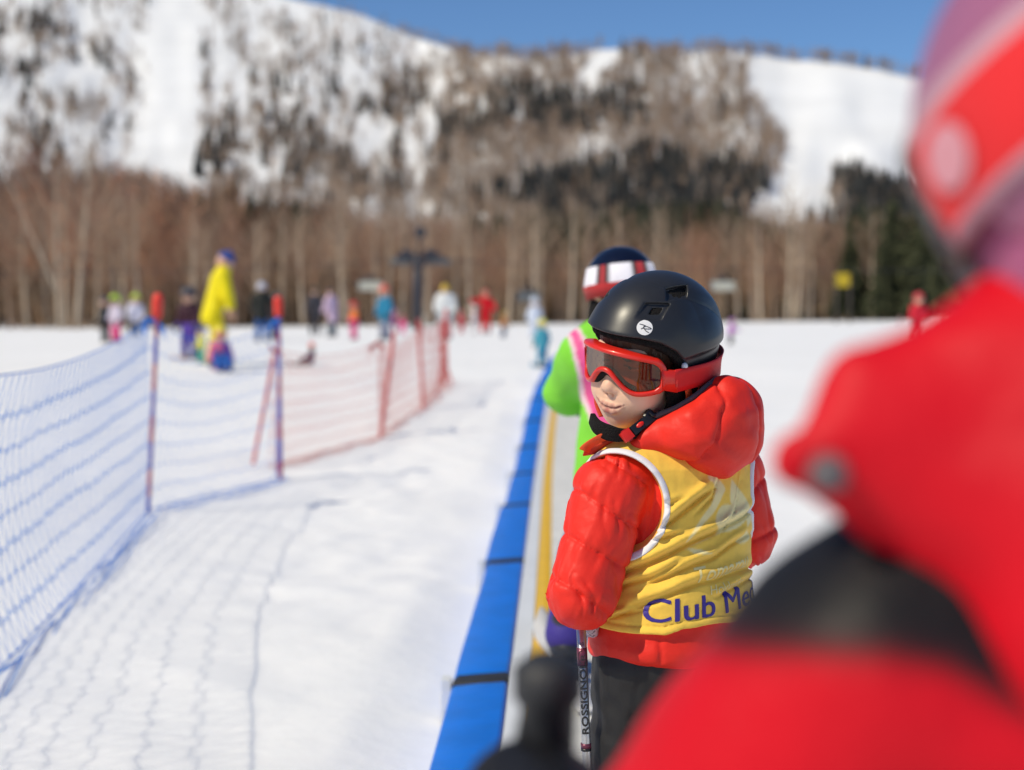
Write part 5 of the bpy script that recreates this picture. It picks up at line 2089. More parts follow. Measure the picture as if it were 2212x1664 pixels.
FOLDS = [  # polyline in reference pixels, width px, depth (m)
    ([(1300, 1192), (1365, 1172), (1440, 1130), (1500, 1082), (1545, 1050)], 17, 0.0085),
    ([(1345, 1243), (1420, 1208), (1500, 1170), (1570, 1135), (1630, 1100)], 15, 0.0075),
    ([(1400, 1262), (1480, 1232), (1540, 1205), (1625, 1150)], 13, 0.0060),
    ([(1330, 1275), (1400, 1250), (1470, 1218)], 12, 0.0055),
    ([(1350, 1315), (1430, 1290), (1500, 1268), (1570, 1240), (1630, 1222)], 15, 0.0065),
    ([(1325, 1335), (1380, 1315), (1440, 1300)], 11, 0.0050),
    ([(1545, 1290), (1600, 1262), (1640, 1240)], 12, 0.0050),
    ([(1370, 1172), (1420, 1165), (1470, 1150)], 10, 0.0055),
    ([(1410, 1080), (1450, 1085), (1490, 1070)], 10, 0.0018),
    ([(1560, 1010), (1540, 1070), (1500, 1110)], 14, 0.0045),
    ([(1600, 1030), (1590, 1100), (1555, 1160)], 14, 0.0035),
    ([(1290, 1345), (1340, 1328), (1400, 1322)], 9, 0.0040),
]


def folds(P):
    """drape lines of the bib: each is a ridge with a sharp valley under it"""
    l, f, z = loc_t(P)
    y = np.maximum(P[:, 1], 0.5)
    u = 1106 + F_PX * P[:, 0] / y
    v = 695 - F_PX * (P[:, 2] - CAM_Z) / y
    back = np.clip((-f + 0.03) / 0.05, 0, 1)
    out = np.zeros(len(P), np.float32)
    wv = 5 * vnoise(P * 16)
    for poly, wd, am in FOLDS:
        p = np.array(poly, float)
        if u.max() < p[:, 0].min() - 60 or u.min() > p[:, 0].max() + 60:
            continue
        vv = np.interp(u, p[:, 0] if p[0, 0] < p[-1, 0] else p[::-1, 0], p[:, 1] if p[0, 0] < p[-1, 0] else p[::-1, 1])
        lo_, hi_ = p[:, 0].min(), p[:, 0].max()
        fade = np.clip((u - lo_ + 14) / 40, 0, 1) * np.clip((hi_ + 14 - u) / 40, 0, 1)
        s = (v + wv - vv) / wd                                  # >0 below the line
        prof_ = np.exp(-((s + 0.75) / 0.75) ** 2) * 0.75 - np.exp(-((s - 0.25) / 0.42) ** 2) * 1.0
        out += (1.3 * am * prof_ * fade * fade * (3 - 2 * fade)).astype(np.float32)
    return out * back


def sleeve(P, sh, el, ha, side):
    d = smin(cap(P, sh, el, 0.063, 0.055), cap(P, el, ha, 0.052, 0.042), 0.02)
    # along-arm coordinate and angle, for quilting seams
    ax = (el - sh)
    L1 = np.linalg.norm(ax)
    ax = ax / L1
    fx = (ha - el)
    L2 = np.linalg.norm(fx)
    fx = fx / L2
    s1 = (P - sh.astype(np.float32)) @ ax.astype(np.float32)
    s2 = L1 + (P - el.astype(np.float32)) @ fx.astype(np.float32)
    near_f = cap(P, el, ha, 0.0) < cap(P, sh, el, 0.0)
    s = np.where(near_f, s2, s1)
    nz = vnoise(P * 18)
    nz2 = vnoise(P * 45)
    seams = np.array([-0.045, 0.040, 0.125, 0.205, 0.29, 0.37])
    tl = 0.012 * vnoise(P * 9 + 4) + 0.32 * ((P - sh.astype(np.float32)) @ np.array([-0.9, 0.2, 0], np.float32)) * (1 if side == 1 else -0.3)
    ds = np.abs(s[:, None] + tl[:, None] - seams[None]).min(1)
    puff = 0.0058 * (1 - np.exp(-(ds / 0.0050))) - 0.0040 + 0.0015 * np.sin(np.clip(ds / 0.0425, 0, 1) * 1.57)
    pull = np.exp(-(ds / 0.026) ** 2)                            # creases radiate from the seams
    ex = np.cross(ax, [0, 0, 1.0]) if abs(ax[2]) < 0.9 else np.cross(ax, [0, 1.0, 0])
    ex /= np.linalg.norm(ex)
    ey = np.cross(ax, ex)
    ang = np.arctan2((P - sh.astype(np.float32)) @ ey.astype(np.float32), (P - sh.astype(np.float32)) @ ex.astype(np.float32))
    cre = vnoise(np.stack([ang * 2.6 + 0.8 * nz + s * 9, s * 16, 0 * s + side * 5], 1))
    cre2 = vnoise(np.stack([ang * 6 + nz - s * 14, s * 14, 0 * s + side * 9 + 3], 1))
    dd = 0.0068 * (np.abs(cre) ** 0.8 - 0.3) * (0.35 + 0.65 * pull) + 0.0022 * cre2 * (0.2 + 0.8 * pull) + 0.0010 * nz2 * pull + 0.0035 * vnoise(P * 13 + 2)
    elbow = np.exp(-(((P - el.astype(np.float32)) ** 2).sum(1)) / 0.06 ** 2)
    dd = dd + 0.003 * elbow * np.sin(s * 110 + 4 * nz)
    return d - puff - dd


def sl_L(P):
    return sleeve(P, SH_L, EL_L, HA_L, 1)


def sl_R(P):
    return sleeve(P, SH_R, EL_R, HA_R, 2)


def jacket_fn(P):
    t = torso_raw(P)
    l, f, z = loc_t(P)
    seam = np.abs(l - 0.118 + 0.05 * (z - 0.6))
    t = t + 0.0025 * np.exp(-(seam / 0.004) ** 2) * np.clip((-f - 0.01) / 0.03, 0, 1) + 0.0025 * vnoise(P * np.array([13, 13, 22], np.float32)) * (z < 0.69) + 0.0014 * vnoise(P * 38) * (z < 0.69)
    hem = 0.600 + 0.003 * np.sin(np.arctan2(l, f) * 4)
    t = t + 0.015 * np.clip((z - 0.682) / 0.015, 0, 1) * np.clip((0.99 - z) / 0.03, 0, 1)
    t = smax(t, hem - z, 0.022)
    t = smax(t, z - 1.0, 0.02)
    d = smin(t, sl_L(P), 0.012)
    return smin(d, sl_R(P), 0.012)


def bib_solid(P):
    return torso_raw(P) - 0.0075 - folds(P) - 0.0012 * vnoise(P * 22) - 0.0006 * vnoise(P * 60)


def arm_cut(P):
    return np.minimum(ell(P, TP_(0.172, -0.028, 0.884), (0.088, 0.090, 0.090), np.stack([BL, BF, [0, 0, 1]], 1)), ell(P, TP_(-0.172, -0.028, 0.884), (0.088, 0.090, 0.090), np.stack([BL, BF, [0, 0, 1]], 1)))
    a = cap(P, SH_L + BL * 0.012 + [0, 0, -0.004], SH_L + BL * 0.020 + [0, 0, -0.085], 0.074, 0.070)
    b = cap(P, SH_R - BL * 0.012 + [0, 0, -0.004], SH_R - BL * 0.020 + [0, 0, -0.085], 0.074, 0.070)
    # open outwards
    ao = cap(P, SH_L + BL * 0.10, SH_L + BL * 0.10 + [0, 0, -0.085], 0.11, 0.10)
    bo = cap(P, SH_R - BL * 0.10, SH_R - BL * 0.10 + [0, 0, -0.085], 0.11, 0.10)
    return np.minimum(np.minimum(a, b), np.minimum(ao, bo))


def bib_fn(P):
    l, f, z = loc_t(P)
    d = bib_solid(P)
    hz = z - 0.675 + 0.012 * np.clip((l - 0.085) / 0.03, 0, 1) - 0.0015 * np.sin(l * 60)
    d = d - 0.0018 / (1 + np.exp(np.clip((hz - 0.011) / 0.0009, -30, 30))) + 0.0022 * np.exp(-((hz - 0.0125) / 0.0018) ** 2)
    hem = 0.675 - 0.012 * np.clip((l - 0.085) / 0.03, 0, 1) + 0.0015 * np.sin(l * 60)
    d = smax(d, hem - z, 0.003)
    d = smax(d, -arm_cut(P), 0.003)
    d = smax(d, -sph(P, TP_(0, 0.03, 1.02), 0.062), 0.004)
    # slit between front and back panels at the left side
    return d


def jacket_in_bib(P):
    # keep the jacket just under the bib where the bib covers it
    l, f, z = loc_t(P)
    j = jacket_fn(P)
    cover = np.maximum(torso_raw(P) + 0.010, np.maximum(0.67 - z, -arm_cut(P) + 0.01))
    return j


LO = TC + [-0.34, -0.30, 0.55]
HI = TC + [0.30, 0.30, 1.06]
M_PUFF = material('red_quilted_nylon', tuple(BRED), 0.52, vary=0.05, vscale=20, bump=0.0022, bscale=38, bdetail=5, spec=0.28)
M_BIB = material('yellow_bib_cloth', tuple(BYEL), 0.78, attr=True, vary=0.06, vscale=40, bump=0.0016, bscale=55, bdetail=6, spec=0.25, sheen=0.15)
M_TRIM = material('white_binding', (0.78, 0.78, 0.82), 0.7, bump=0.0004, bscale=400, spec=0.3)
jk = sdf_obj('jacket', jacket_in_bib, LO, HI, 0.0036, M_PUFF, boy, off=BO)
Vbib, Qbib = surface_mesh(bib_fn, LO + [0.08, 0.05, 0.05], HI - [0.05, 0.05, 0], 0.0034, 1)
bib = link('bib', new_mesh('bib', Vbib - BO.astype(np.float32), [Qbib]), M_BIB, boy)
BV_B = BVHTree.FromPolygons([Vector(v) for v in Vbib.tolist()], Qbib.tolist())


def trim_fn(P):
    a = bib_solid(P) + 0.0004
    b = arm_cut(P) - 0.0050
    return (np.sqrt((a / 0.0040) ** 2 + (b / 0.0054) ** 2 + 1e-9) - 1) * 0.0040


sdf_obj('armhole_trim', trim_fn, LO + [0.05, 0, 0.1], HI - [0.0, 0, 0], 0.0021, M_TRIM, bib, off=BO)


# hood lying on the back
def hood_raw(P):
    d = ell(P, TP_(-0.028, -0.100, 1.016), (0.062, 0.078, 0.090), np.stack([BF, BL, [0, 0, 1]], 1))
    d = smin(d, ell(P, TP_(0.026, -0.092, 1.012), (0.050, 0.070, 0.054), np.stack([BF, BL, [0, 0, 1]], 1)), 0.05)
    d = smin(d, cap(P, TP_(0.04, -0.080, 1.012), TP_(0.100, -0.030, 0.998), 0.046, 0.024), 0.05)
    d = smin(d, cap(P, TP_(0.100, -0.030, 0.998), TP_(0.112, 0.040, 0.988), 0.024, 0.010), 0.03)
    d = smin(d, cap(P, TP_(-0.06, -0.06, 1.0), TP_(-0.11, 0.0, 0.985), 0.055, 0.03), 0.05)
    return d


def seam_h1(P):
    l, f, z = loc_t(P)
    return (l + 0.052) * 0.9 - (z - 1.0) * 0.10 - 0.25 * (f + 0.1)


def seam_h2(P):
    l, f, z = loc_t(P)
    return (l - 0.050) + (z - 0.99) * 0.42


_E = np.array([W(u, v, 2.47) for u, v in ((1340, 960), (1372, 944), (1390, 920), (1420, 898), (1458, 884), (1498, 862), (1530, 832), (1548, 815), (1580, 800), (1700, 790))])
EDX, EDZ = _E[:, 0], _E[:, 2]


def hood_fn(P):
    d = hood_raw(P)
    for s in (seam_h1(P), seam_h2(P)):
        ds = np.abs(s)
        d = d + 0.0062 * np.exp(-(ds / 0.0045)) + 0.0045 * vnoise(np.stack([s * 20, P[:, 2] * 48, P[:, 0] * 30], 1)) * np.exp(-(ds / 0.028))
    d = d + 0.0040 * vnoise(P * 11) + 0.0012 * vnoise(P * 30) + 0.0042 * vnoise(np.stack([P[:, 0] * 22 + P[:, 2] * 30, P[:, 2] * 12 - P[:, 0] * 9, P[:, 1] * 12], 1))
    lx_ = np.interp(P[:, 0], EDX, EDZ).astype(np.float32)
    d = smax(d, (P[:, 2] - lx_) * 0.8, 0.014)
    # hollow that holds the neck
    d = smax(d, -ell(P, HC + HM @ np.array([-0.03, 0.0, -0.055]), (0.085, 0.075, 0.10)), 0.015)
    return d


hood = sdf_obj('hood', hood_fn, TP_(0, -0.06, 1.0) - [0.22, 0.22, 0.16], TP_(0, -0.06, 1.0) + [0.22, 0.22, 0.16], 0.0034, M_PUFF, jk, off=BO)
# grey lining edge of the hood
m = MB()
EDGE = smooth_path([W(1372, 944, 2.470), W(1390, 918, 2.468), W(1420, 898, 2.458), W(1458, 882, 2.452), W(1498, 858, 2.455), W(1530, 832, 2.475), W(1548, 818, 2.50)], 40)
m.tube(EDGE, 0.0048, 8, (0.075, 0.070, 0.080))
shifted(m, 'hood_lining', M_MATTE, jk)


def neckwarm(P):
    return smin(cap(P, TP_(0.0, 0.0, 0.97), H(-0.045, 0.0, -0.045), 0.072, 0.066), ell(P, H(-0.07, 0.02, -0.05), (0.05, 0.06, 0.05)), 0.02) + 0.0012 * vnoise(P * 60)


nw = sdf_obj('neck_warmer', neckwarm, HC - [0.16, 0.16, 0.24], HC + [0.18, 0.18, 0.06], 0.005, M_FLEECE, boy, off=BO)

# trousers, gloves, boots, skis --------------------------------------------------
M_PANT = material('black_trousers', (0.016, 0.016, 0.018), 0.6, vary=0.1, vscale=15, bump=0.0012, bscale=60, spec=0.4)


def pant_fn(P):
    d = ell(P, TP_(0, 0, 0.60), (0.125, 0.125, 0.10))
    for s in (1, -1):
        hip, kn, an = LEG[s]
        d = smin(d, smin(cap(P, hip + [0, 0, -0.01], kn, 0.088, 0.070), cap(P, kn, an, 0.070, 0.072), 0.03), 0.02)
    seam = np.abs((P - TC.astype(np.float32)) @ BL.astype(np.float32) - 0.135)
    cr = vnoise(np.stack([P[:, 2] * 26 + P[:, 0] * 14, P[:, 0] * 8, P[:, 1] * 8], 1))
    return d + 0.007 * cr + 0.003 * vnoise(P * 34) + 0.002 * np.exp(-(seam / 0.004) ** 2)


sdf_obj('trousers', pant_fn, TC + [-0.26, -0.26, 0.13], TC + [0.26, 0.26, 0.72], 0.005, M_PANT, boy, off=BO)
for s, ha, el in ((1, HA_L, EL_L), (-1, HA_R, EL_R)):
    d = (ha - el) / np.linalg.norm(ha - el)
    inw = -BL * s
    def glove_fn(P, ha=ha, d=d, inw=inw):
        g = smin(cap(P, ha - d * 0.01, ha + d * 0.025, 0.036, 0.033), cap(P, ha - d * 0.05, ha - d * 0.01, 0.034, 0.034), 0.02)
        for k in range(4):                                       # fingers closed round the grip
            b0 = ha + d * (0.038 - 0.004 * abs(k - 1.2)) + np.array([0, 0, 0.026 - 0.0175 * k])
            b1 = b0 + inw * 0.030 + d * 0.012
            b2 = b1 + inw * 0.004 - d * 0.030
            g = smin(g, smin(cap(P, b0, b1, 0.0115, 0.0105), cap(P, b1, b2, 0.0105, 0.009), 0.004), 0.006)
        t0 = ha + inw * 0.018 + np.array([0, 0, 0.022]) - d * 0.005
        g = smin(g, cap(P, t0, t0 + inw * 0.022 + d * 0.020 + np.array([0, 0, 0.008]), 0.0125, 0.010), 0.008)
        return g
    sdf_obj('glove', glove_fn, ha - 0.11, ha + 0.11, 0.0036, M_MATTE, boy, lambda V: np.tile(np.array((0.62, 0.58, 0.62)) if False else np.array((0.02, 0.02, 0.022)), (len(V), 1)), off=BO)
# pale patterned cuff showing between sleeve and bib
def cuff_fn(P):
    c = W(1278, 1352, 2.50)
    return ell(P, c, (0.016, 0.022, 0.020)) + 0.002 * vnoise(P * 90)


sdf_obj('glove_cuff', cuff_fn, W(1278, 1352, 2.50) - 0.04, W(1278, 1352, 2.50) + 0.04, 0.003, M_MATTE, boy, lambda V: np.where(((np.sin(V[:, 0:1] * 900) * np.sin(V[:, 2:3] * 900)) > 0.45), np.array([[0.12, 0.10, 0.12]]), np.array([[0.68, 0.58, 0.64]])), off=BO)
for s in (1, -1):
    an = LEG[s][2]
    def boot_fn(P, an=an):
        ft = np.array([an[0], an[1], 0.168])
        d = smin(cap(P, an + [0, 0, 0.05], an, 0.056, 0.052), cap(P, ft - BF * 0.03, ft + BF * 0.10, 0.036, 0.032), 0.03)
        return smax(d, 0.135 - P[:, 2], 0.004)
    sdf_obj('boot', boot_fn, an + [-0.17, -0.17, -0.08], an + [0.17, 0.17, 0.12], 0.006, M_SHELL, boy, flat((0.04, 0.04, 0.045)), off=BO)
    mk = ski_mesh(1.0, 0.075, 0.012, (0.55, 0.04, 0.04))
    so_ = mk.build('ski', M_COLOR, boy, colors=True, loc=tuple(float(x) for x in (an - BO) * [1, 1, 0] + [0, 0, 0.006]))
    so_.rotation_euler = (0, 0, yb * 0.35)


# printing on bib and helmet -----------------------------------------------------
def text_polys(txt, size=1.0, bold=0.0):
    cu = bpy.data.curves.new('t', 'FONT')
    cu.body = txt
    cu.size = size
    cu.resolution_u = 4
    cu.offset = bold
    ob = bpy.data.objects.new('t', cu)
    COL.objects.link(ob)
    bpy.context.view_layer.update()
    dg = bpy.context.evaluated_depsgraph_get()
    me = ob.evaluated_get(dg).to_mesh()
    bm = bmesh.new()
    bm.from_mesh(me)
    ob.evaluated_get(dg).to_mesh_clear()
    bpy.data.objects.remove(ob)
    bpy.data.curves.remove(cu)
    bmesh.ops.triangulate(bm, faces=bm.faces[:])
    return bm


def refine(bm, maxlen):
    for _ in range(7):
        es = [e for e in bm.edges if e.calc_length() > maxlen]
        if not es:
            break
        bmesh.ops.subdivide_edges(bm, edges=es, cuts=1)
        bmesh.ops.triangulate(bm, faces=bm.faces[:])
    bm.verts.ensure_lookup_table()
    V = np.array([v.co[:] for v in bm.verts])
    T = np.array([[v.index for v in f.verts] for f in bm.faces])
    bm.free()
    return V, T


def on_torso(s, z, off=0.0008):
    """point on the bib, s metres round the body from the spine (to the right in the photo), height z"""
    a = s / 0.135
    d = BB * math.cos(a) - BL * math.sin(a)
    c = TC + np.array([0, 0, z])
    loc, nor, i, dist = BV_B.ray_cast(Vector(c + d * 0.4), Vector(-d))
    if loc is None:
        return None
    n = np.array(nor)
    if n @ d < 0:
        n = -n
    return np.array(loc) + n * off


def emit_print(name, V2, T, mapper, mat, parent):
    P = [mapper(x, y) for x, y in V2]
    ok = np.array([p is not None for p in P])
    P = np.array([p if p is not None else (0, 0, 0) for p in P])
    T = T[ok[T].all(1)]
    if not len(T):
        return None
    me = new_mesh(name, P - BO, [T])
    return link(name, me, mat, parent)


M_INK = material('violet_print', (0.040, 0.022, 0.26), 0.65)
M_PALE = material('pale_print', (0.80, 0.68, 0.30), 0.7)
bm = text_polys('Club Med', 1.0)
V, T = refine(bm, 0.045)
V[:, 0] -= V[:, 0].min()
wd = V[:, 0].max()
V[:, 0] *= 0.268 / wd
V[:, 1] *= 0.056
V = np.concatenate([V + [-0.0009, 0, 0], V + [0.0009, 0.0005, 0]])
_n = len(V) // 2
_k = [0]


def club_at(x, y):
    _k[0] += 1
    return on_torso(-0.150 + x, 0.684 + 0.012 * min(1, x / 0.25) + y, 0.0008 if _k[0] <= _n else 0.0012)


emit_print('lettering', V[:, :2], np.concatenate([T, T + _n]), club_at, M_INK, bib)
# trident mark after the words
m2 = bmesh.new()
def quad2(bm_, pts):
    bm_.faces.new([bm_.verts.new((x, y, 0)) for x, y in pts])
for pts in ([(0.128, 0.0), (0.133, 0.0), (0.133, 0.045), (0.128, 0.045)], [(0.118, 0.02), (0.122, 0.018), (0.124, 0.045), (0.119, 0.045)], [(0.138, 0.018), (0.142, 0.02), (0.142, 0.045), (0.137, 0.045)],
            [(0.118, 0.02), (0.130, 0.010), (0.131, 0.015), (0.122, 0.024)], [(0.142, 0.02), (0.130, 0.010), (0.130, 0.015), (0.138, 0.024)]):
    quad2(m2, pts)
bmesh.ops.triangulate(m2, faces=m2.faces[:])
V, T = refine(m2, 0.006)
emit_print('trident_mark', V[:, :2], T, lambda x, y: on_torso(x, 0.694 + y), M_INK, bib)
bm = text_polys('Tomamu', 1.0, 0.01)
V, T = refine(bm, 0.08)
V[:, 0] -= V[:, 0].min()
V[:, 0] *= 0.150 / V[:, 0].max()
V[:, 1] *= 0.040
emit_print('lettering', V[:, :2], T, lambda x, y: on_torso(-0.066 + x, 0.748 + 0.10 * x + y), M_PALE, bib)
bm = text_polys('Hokkaido', 1.0)
V, T = refine(bm, 0.12)
V[:, 0] -= V[:, 0].min()
V[:, 0] *= 0.095 / V[:, 0].max()
V[:, 1] *= 0.022
emit_print('lettering', V[:, :2], T, lambda x, y: on_torso(-0.030 + x, 0.727 + 0.08 * x + y), M_PALE, bib)


def crop8(pts):
    return [((1400 + x / 3.618) * 0.864, (1000 + y / 3.618) * 0.864) for x, y in pts]


def on_bib_px(u, v, off=0.0010):
    h_ = hit(BV_B, u, v)
    if h_ is None:
        return None
    n = h_[1] if h_[1][1] < 0 else -h_[1]
    return h_[0] + n * off


SWIRL = [
    [(1345, 690), (1420, 700), (1500, 800), (1480, 870), (1440, 960), (1390, 1040), (1300, 1140), (1200, 1260), (1150, 1300), (1200, 1220), (1300, 1060), (1380, 950), (1410, 850), (1400, 760), (1360, 730)],
    [(1480, 960), (1530, 950), (1620, 980), (1680, 1030), (1700, 1080), (1640, 1150), (1560, 1190), (1450, 1220), (1300, 1280), (1110, 1370), (1200, 1330), (1380, 1250), (1440, 1180), (1420, 1100), (1440, 1010)],
    [(1560, 720), (1620, 800), (1680, 880), (1740, 1000), (1740, 1100), (1700, 1180), (1730, 1250), (1690, 1300), (1640, 1310), (1600, 1290), (1680, 1220), (1705, 1130), (1660, 1010), (1560, 950), (1550, 850)],
    [(1160, 1355), (1250, 1360), (1390, 1400), (1340, 1408), (1220, 1398)]]
_uv = np.stack([1106 + F_PX * Vbib[:, 0] / Vbib[:, 1], 695 - F_PX * (Vbib[:, 2] - CAM_Z) / Vbib[:, 1]], 1)
cov = np.zeros(len(Vbib))
for poly in SWIRL:
    pp = smooth_path(np.array(crop8(poly + poly[:1])), 70)[:-1]
    for jx in (-1.2, 0, 1.2):
        for jy in (-1.2, 0, 1.2):
            cov += inpoly(_uv[:, 0] + jx, _uv[:, 1] + jy, pp) / 9.0
cov = np.clip(cov, 0, 1) * (loc_t(Vbib)[1] < 0.03)
_c = np.ones((len(Vbib), 4), np.float32)
_c[:, :3] = BYEL * (1 - cov[:, None]) + np.array((0.86, 0.74, 0.36)) * cov[:, None]
bib.data.color_attributes.new('Col', 'FLOAT_COLOR', 'POINT').data.foreach_set('color', _c.ravel())
# round sticker on the helmet
BV_HS = BVHTree.FromPolygons([Vector(v.co) + Vector(BO) for v in helmet.data.vertices], [p.vertices[:] for p in helmet.data.polygons])


def on_helm_px(u, v, off=0.0007):
    h_ = hit(BV_HS, u, v)
    if h_ is None:
        return None
    n = h_[1] if h_[1][1] < 0 else -h_[1]
    return h_[0] + n * off


sk = bmesh.new()
nC = 40
cu_, cv_, ru, rv = 1392.5, 708.5, 17.3, 16.2
sk.faces.new([sk.verts.new((cu_ + ru * math.cos(i * 2 * math.pi / nC), cv_ + rv * math.sin(i * 2 * math.pi / nC), 0)) for i in range(nC)])
bmesh.ops.triangulate(sk, faces=sk.faces[:])
V, T = refine(sk, 5.0)
st_ = emit_print('sticker', V[:, :2], T, on_helm_px, material('white_sticker', (0.80, 0.80, 0.81), 0.4), helmet)


def crop7(x, y):           # third zoom: 1560,680 + /5.943
    return ((1560 + x / 5.943) * 0.864, (680 + y / 5.943) * 0.864)


strokes = [[(232, 778), (290, 792), (330, 812)], [(290, 815), (330, 812), (395, 838), (402, 850), (360, 852), (310, 848), (282, 838)], [(318, 800), (290, 830), (252, 852)], [(300, 845), (325, 880), (370, 908)]]
rb_ = bmesh.new()
for s_ in strokes:
    p = smooth_path(np.array([crop7(*q) for q in s_]), 14)
    tg = np.gradient(p, axis=0)
    tg /= np.linalg.norm(tg, axis=1)[:, None] + 1e-9
    nn = np.stack([-tg[:, 1], tg[:, 0]], 1) * 0.75
    for i in range(len(p) - 1):
        rb_.faces.new([rb_.verts.new((*q, 0)) for q in (p[i] - nn[i], p[i + 1] - nn[i + 1], p[i + 1] + nn[i + 1], p[i] + nn[i])])
bmesh.ops.triangulate(rb_, faces=rb_.faces[:])
V, T = refine(rb_, 4.0)
emit_print('letter_mark', V[:, :2], T, lambda u, v: on_helm_px(u, v, 0.0013), M_PLASTIC_BLACK, helmet)
# small red and white sticker at the front edge of the helmet
sk = bmesh.new()
sk.faces.new([sk.verts.new((u, v, 0)) for u, v in ((1271, 666), (1279, 669), (1280, 680), (1271, 688), (1265, 690), (1266, 676))])
bmesh.ops.triangulate(sk, faces=sk.faces[:])
V, T = refine(sk, 4.0)
emit_print('sticker', V[:, :2], T, on_helm_px, material('pink_sticker', (0.70, 0.45, 0.47), 0.5, vary=0.5, vscale=350), helmet)

# ------------------------------------------------------------------ his ski pole
p_top, p_bot = W(1254, 1330, 2.47), W(1268, 1664, 2.47)
dirp = (p_bot - p_top) / np.linalg.norm(p_bot - p_top)
base = p_top + dirp * ((p_top[2] - 0.118) / -dirp[2])
pr = thing('ski_pole', 'silver ski pole with burgundy bands held by the child in the yellow bib', 'ski pole', tuple(float(x) for x in base))
RP = 0.0088


def pole_at(v):
    """point on the shaft axis at reference row v"""
    return p_top + (p_bot - p_top) * (v - 1330) / (1664 - 1330)


def pole_part(name, v0, v1, r, mat, col=None, n=20):
    m = MB()
    m.tube([pole_at(v0) - base, pole_at(v1) - base], r, n, col)
    return m.build(name, mat, pr, colors=col is not None)


m = MB()
m.tube([pole_at(1240) - base, base * 0 + [0, 0, 0.03]], [RP, RP * 0.8], 20)
m.build('shaft', M_METAL, pr)
BUR = (0.16, 0.035, 0.070)
M_BAND = material('burgundy_band', BUR, 0.35, metal=0.3)
for v0, v1 in ((1398, 1437), (1605, 1615)):
    pole_part('band', v0, v1, RP + 0.0004, M_BAND)
pole_part('band', 1615.5, 1621, RP + 0.0005, M_PLASTIC_BLACK)
m = MB()
g0, g1 = pole_at(1160) - base, pole_at(1262) - base
m.tube([g0 - dirp * 0.004, g0, g0 + dirp * 0.02, (g0 + g1) / 2, g1 - dirp * 0.01, g1], [0.010, 0.017, 0.016, 0.0135, 0.0145, 0.011], 16)
m.build('grip', M_DARK, pr)
m = MB()
m.tube([[0, 0, 0.062], [0, 0, 0.055]], [0.006, 0.040], 20)
m.build('basket', M_DARK, pr)


def pole_print(name, V, T, v_base, s, ang0=0.0):
    """wrap flat lettering (x along the shaft upwards, y round it) on the shaft"""
    ex = np.array([1.0, 0, 0])
    ex -= dirp * (ex @ dirp)
    ex /= np.linalg.norm(ex)
    ey = np.cross(dirp, ex)
    if ey[1] > 0:
        ey = -ey                                            # towards the camera side
    c0 = pole_at(v_base)
    P = []
    for x, y in V:
        a = y / RP + ang0
        P.append(c0 - dirp * x + (ex * math.sin(a) * 1 + ey * math.cos(a)) * (RP + 0.0009))
    return link(name, new_mesh(name, np.array(P) - base, [T]), M_PLASTIC_BLACK, pr)


bm = text_polys('ROSSIGNOL', 1.0, 0.02)
V, T = refine(bm, 0.12)
V[:, 0] -= V[:, 0].min()
V[:, 0] *= 0.128 / V[:, 0].max()
cy_ = (V[:, 1].max() + V[:, 1].min()) / 2
V[:, 1] = -(V[:, 1] - cy_) * 0.0125 / (V[:, 1].max() - V[:, 1].min())
pole_print('lettering', V[:, :2], T, 1583, 1)
bm = text_polys('R', 1.0)
V, T = refine(bm, 0.15)
V[:, 0] = (V[:, 0] - V[:, 0].min()) / np.ptp(V[:, 0]) * 0.012
V[:, 1] = -(V[:, 1] / V[:, 1].max() - 0.5) * 0.0085
pole_print('letter_mark', V[:, :2], T, 1424, 1, 0.15)
ring = MB()
Vr, Tr = [], []
for i in range(40):
    a = i * 2 * math.pi / 40
    if abs(math.sin(a)) < 0.25 and math.cos(a) < -2:
        continue
    for r in (0.0108, 0.0118):
        Vr.append((0.006 + r * math.cos(a) * 1.05, r * math.sin(a) * 0.78))
for i in range(40):
    if i % 20 in (0, 19, 1):
        continue
    j = (i + 1) % 40
    Tr += [(2 * i, 2 * j, 2 * j + 1), (2 * i, 2 * j + 1, 2 * i + 1)]
pole_print('letter_mark', np.array(Vr), np.array(Tr), 1424, 1, 0.15)
bm = text_polys('110', 1.0)
V, T = refine(bm, 0.2)
V = V[:, [1, 0]] * [1, -1] if False else V[:, :2]
V2 = np.stack([V[:, 1], (V[:, 0] - V[:, 0].mean())], 1)
V2[:, 0] = V2[:, 0] / V2[:, 0].max() * 0.006
V2[:, 1] = V2[:, 1] / np.ptp(V2[:, 1]) * 0.011
pole_print('lettering', V2, T, 1392, 1, -0.2)
# ------------------------------------------------------------------ helmet and goggles of the near child
npos = np.array([near.location[0], near.location[1], near.location[2]])
rzn = near.rotation_euler[2]
RN = np.array([[math.cos(rzn), -math.sin(rzn), 0], [math.sin(rzn), math.cos(rzn), 0], [0, 0, 1]])


def nl(p):
    """world -> local of the near child"""
    return RN.T @ (np.asarray(p) - npos)


nc = nl(W(2500, 225, 0.72))
nF = unit(RN.T @ np.array([-0.5, 0.7, -0.5]))
nL = unit(np.cross((0, 0, 1), nF))
nU = np.cross(nF, nL)
nM = np.stack([nF, nL, nU], 1)
PUR = (0.34, 0.12, 0.22)


def near_helm(P):
    d = ell(P, nc, (0.130, 0.106, 0.122), nM)
    q = (P - nc.astype(np.float32)) @ nM.astype(np.float32)
    rim = lerp_tab(q[:, 0], [(-0.15, -0.105), (0.03, -0.10), (0.06, -0.03), (0.09, 0.035), (0.14, 0.045)]).astype(np.float32)
    d = smax(d, rim - q[:, 2], 0.006)
    return smax(d, -ell(P, nc, (0.105, 0.084, 0.097), nM), 0.004)


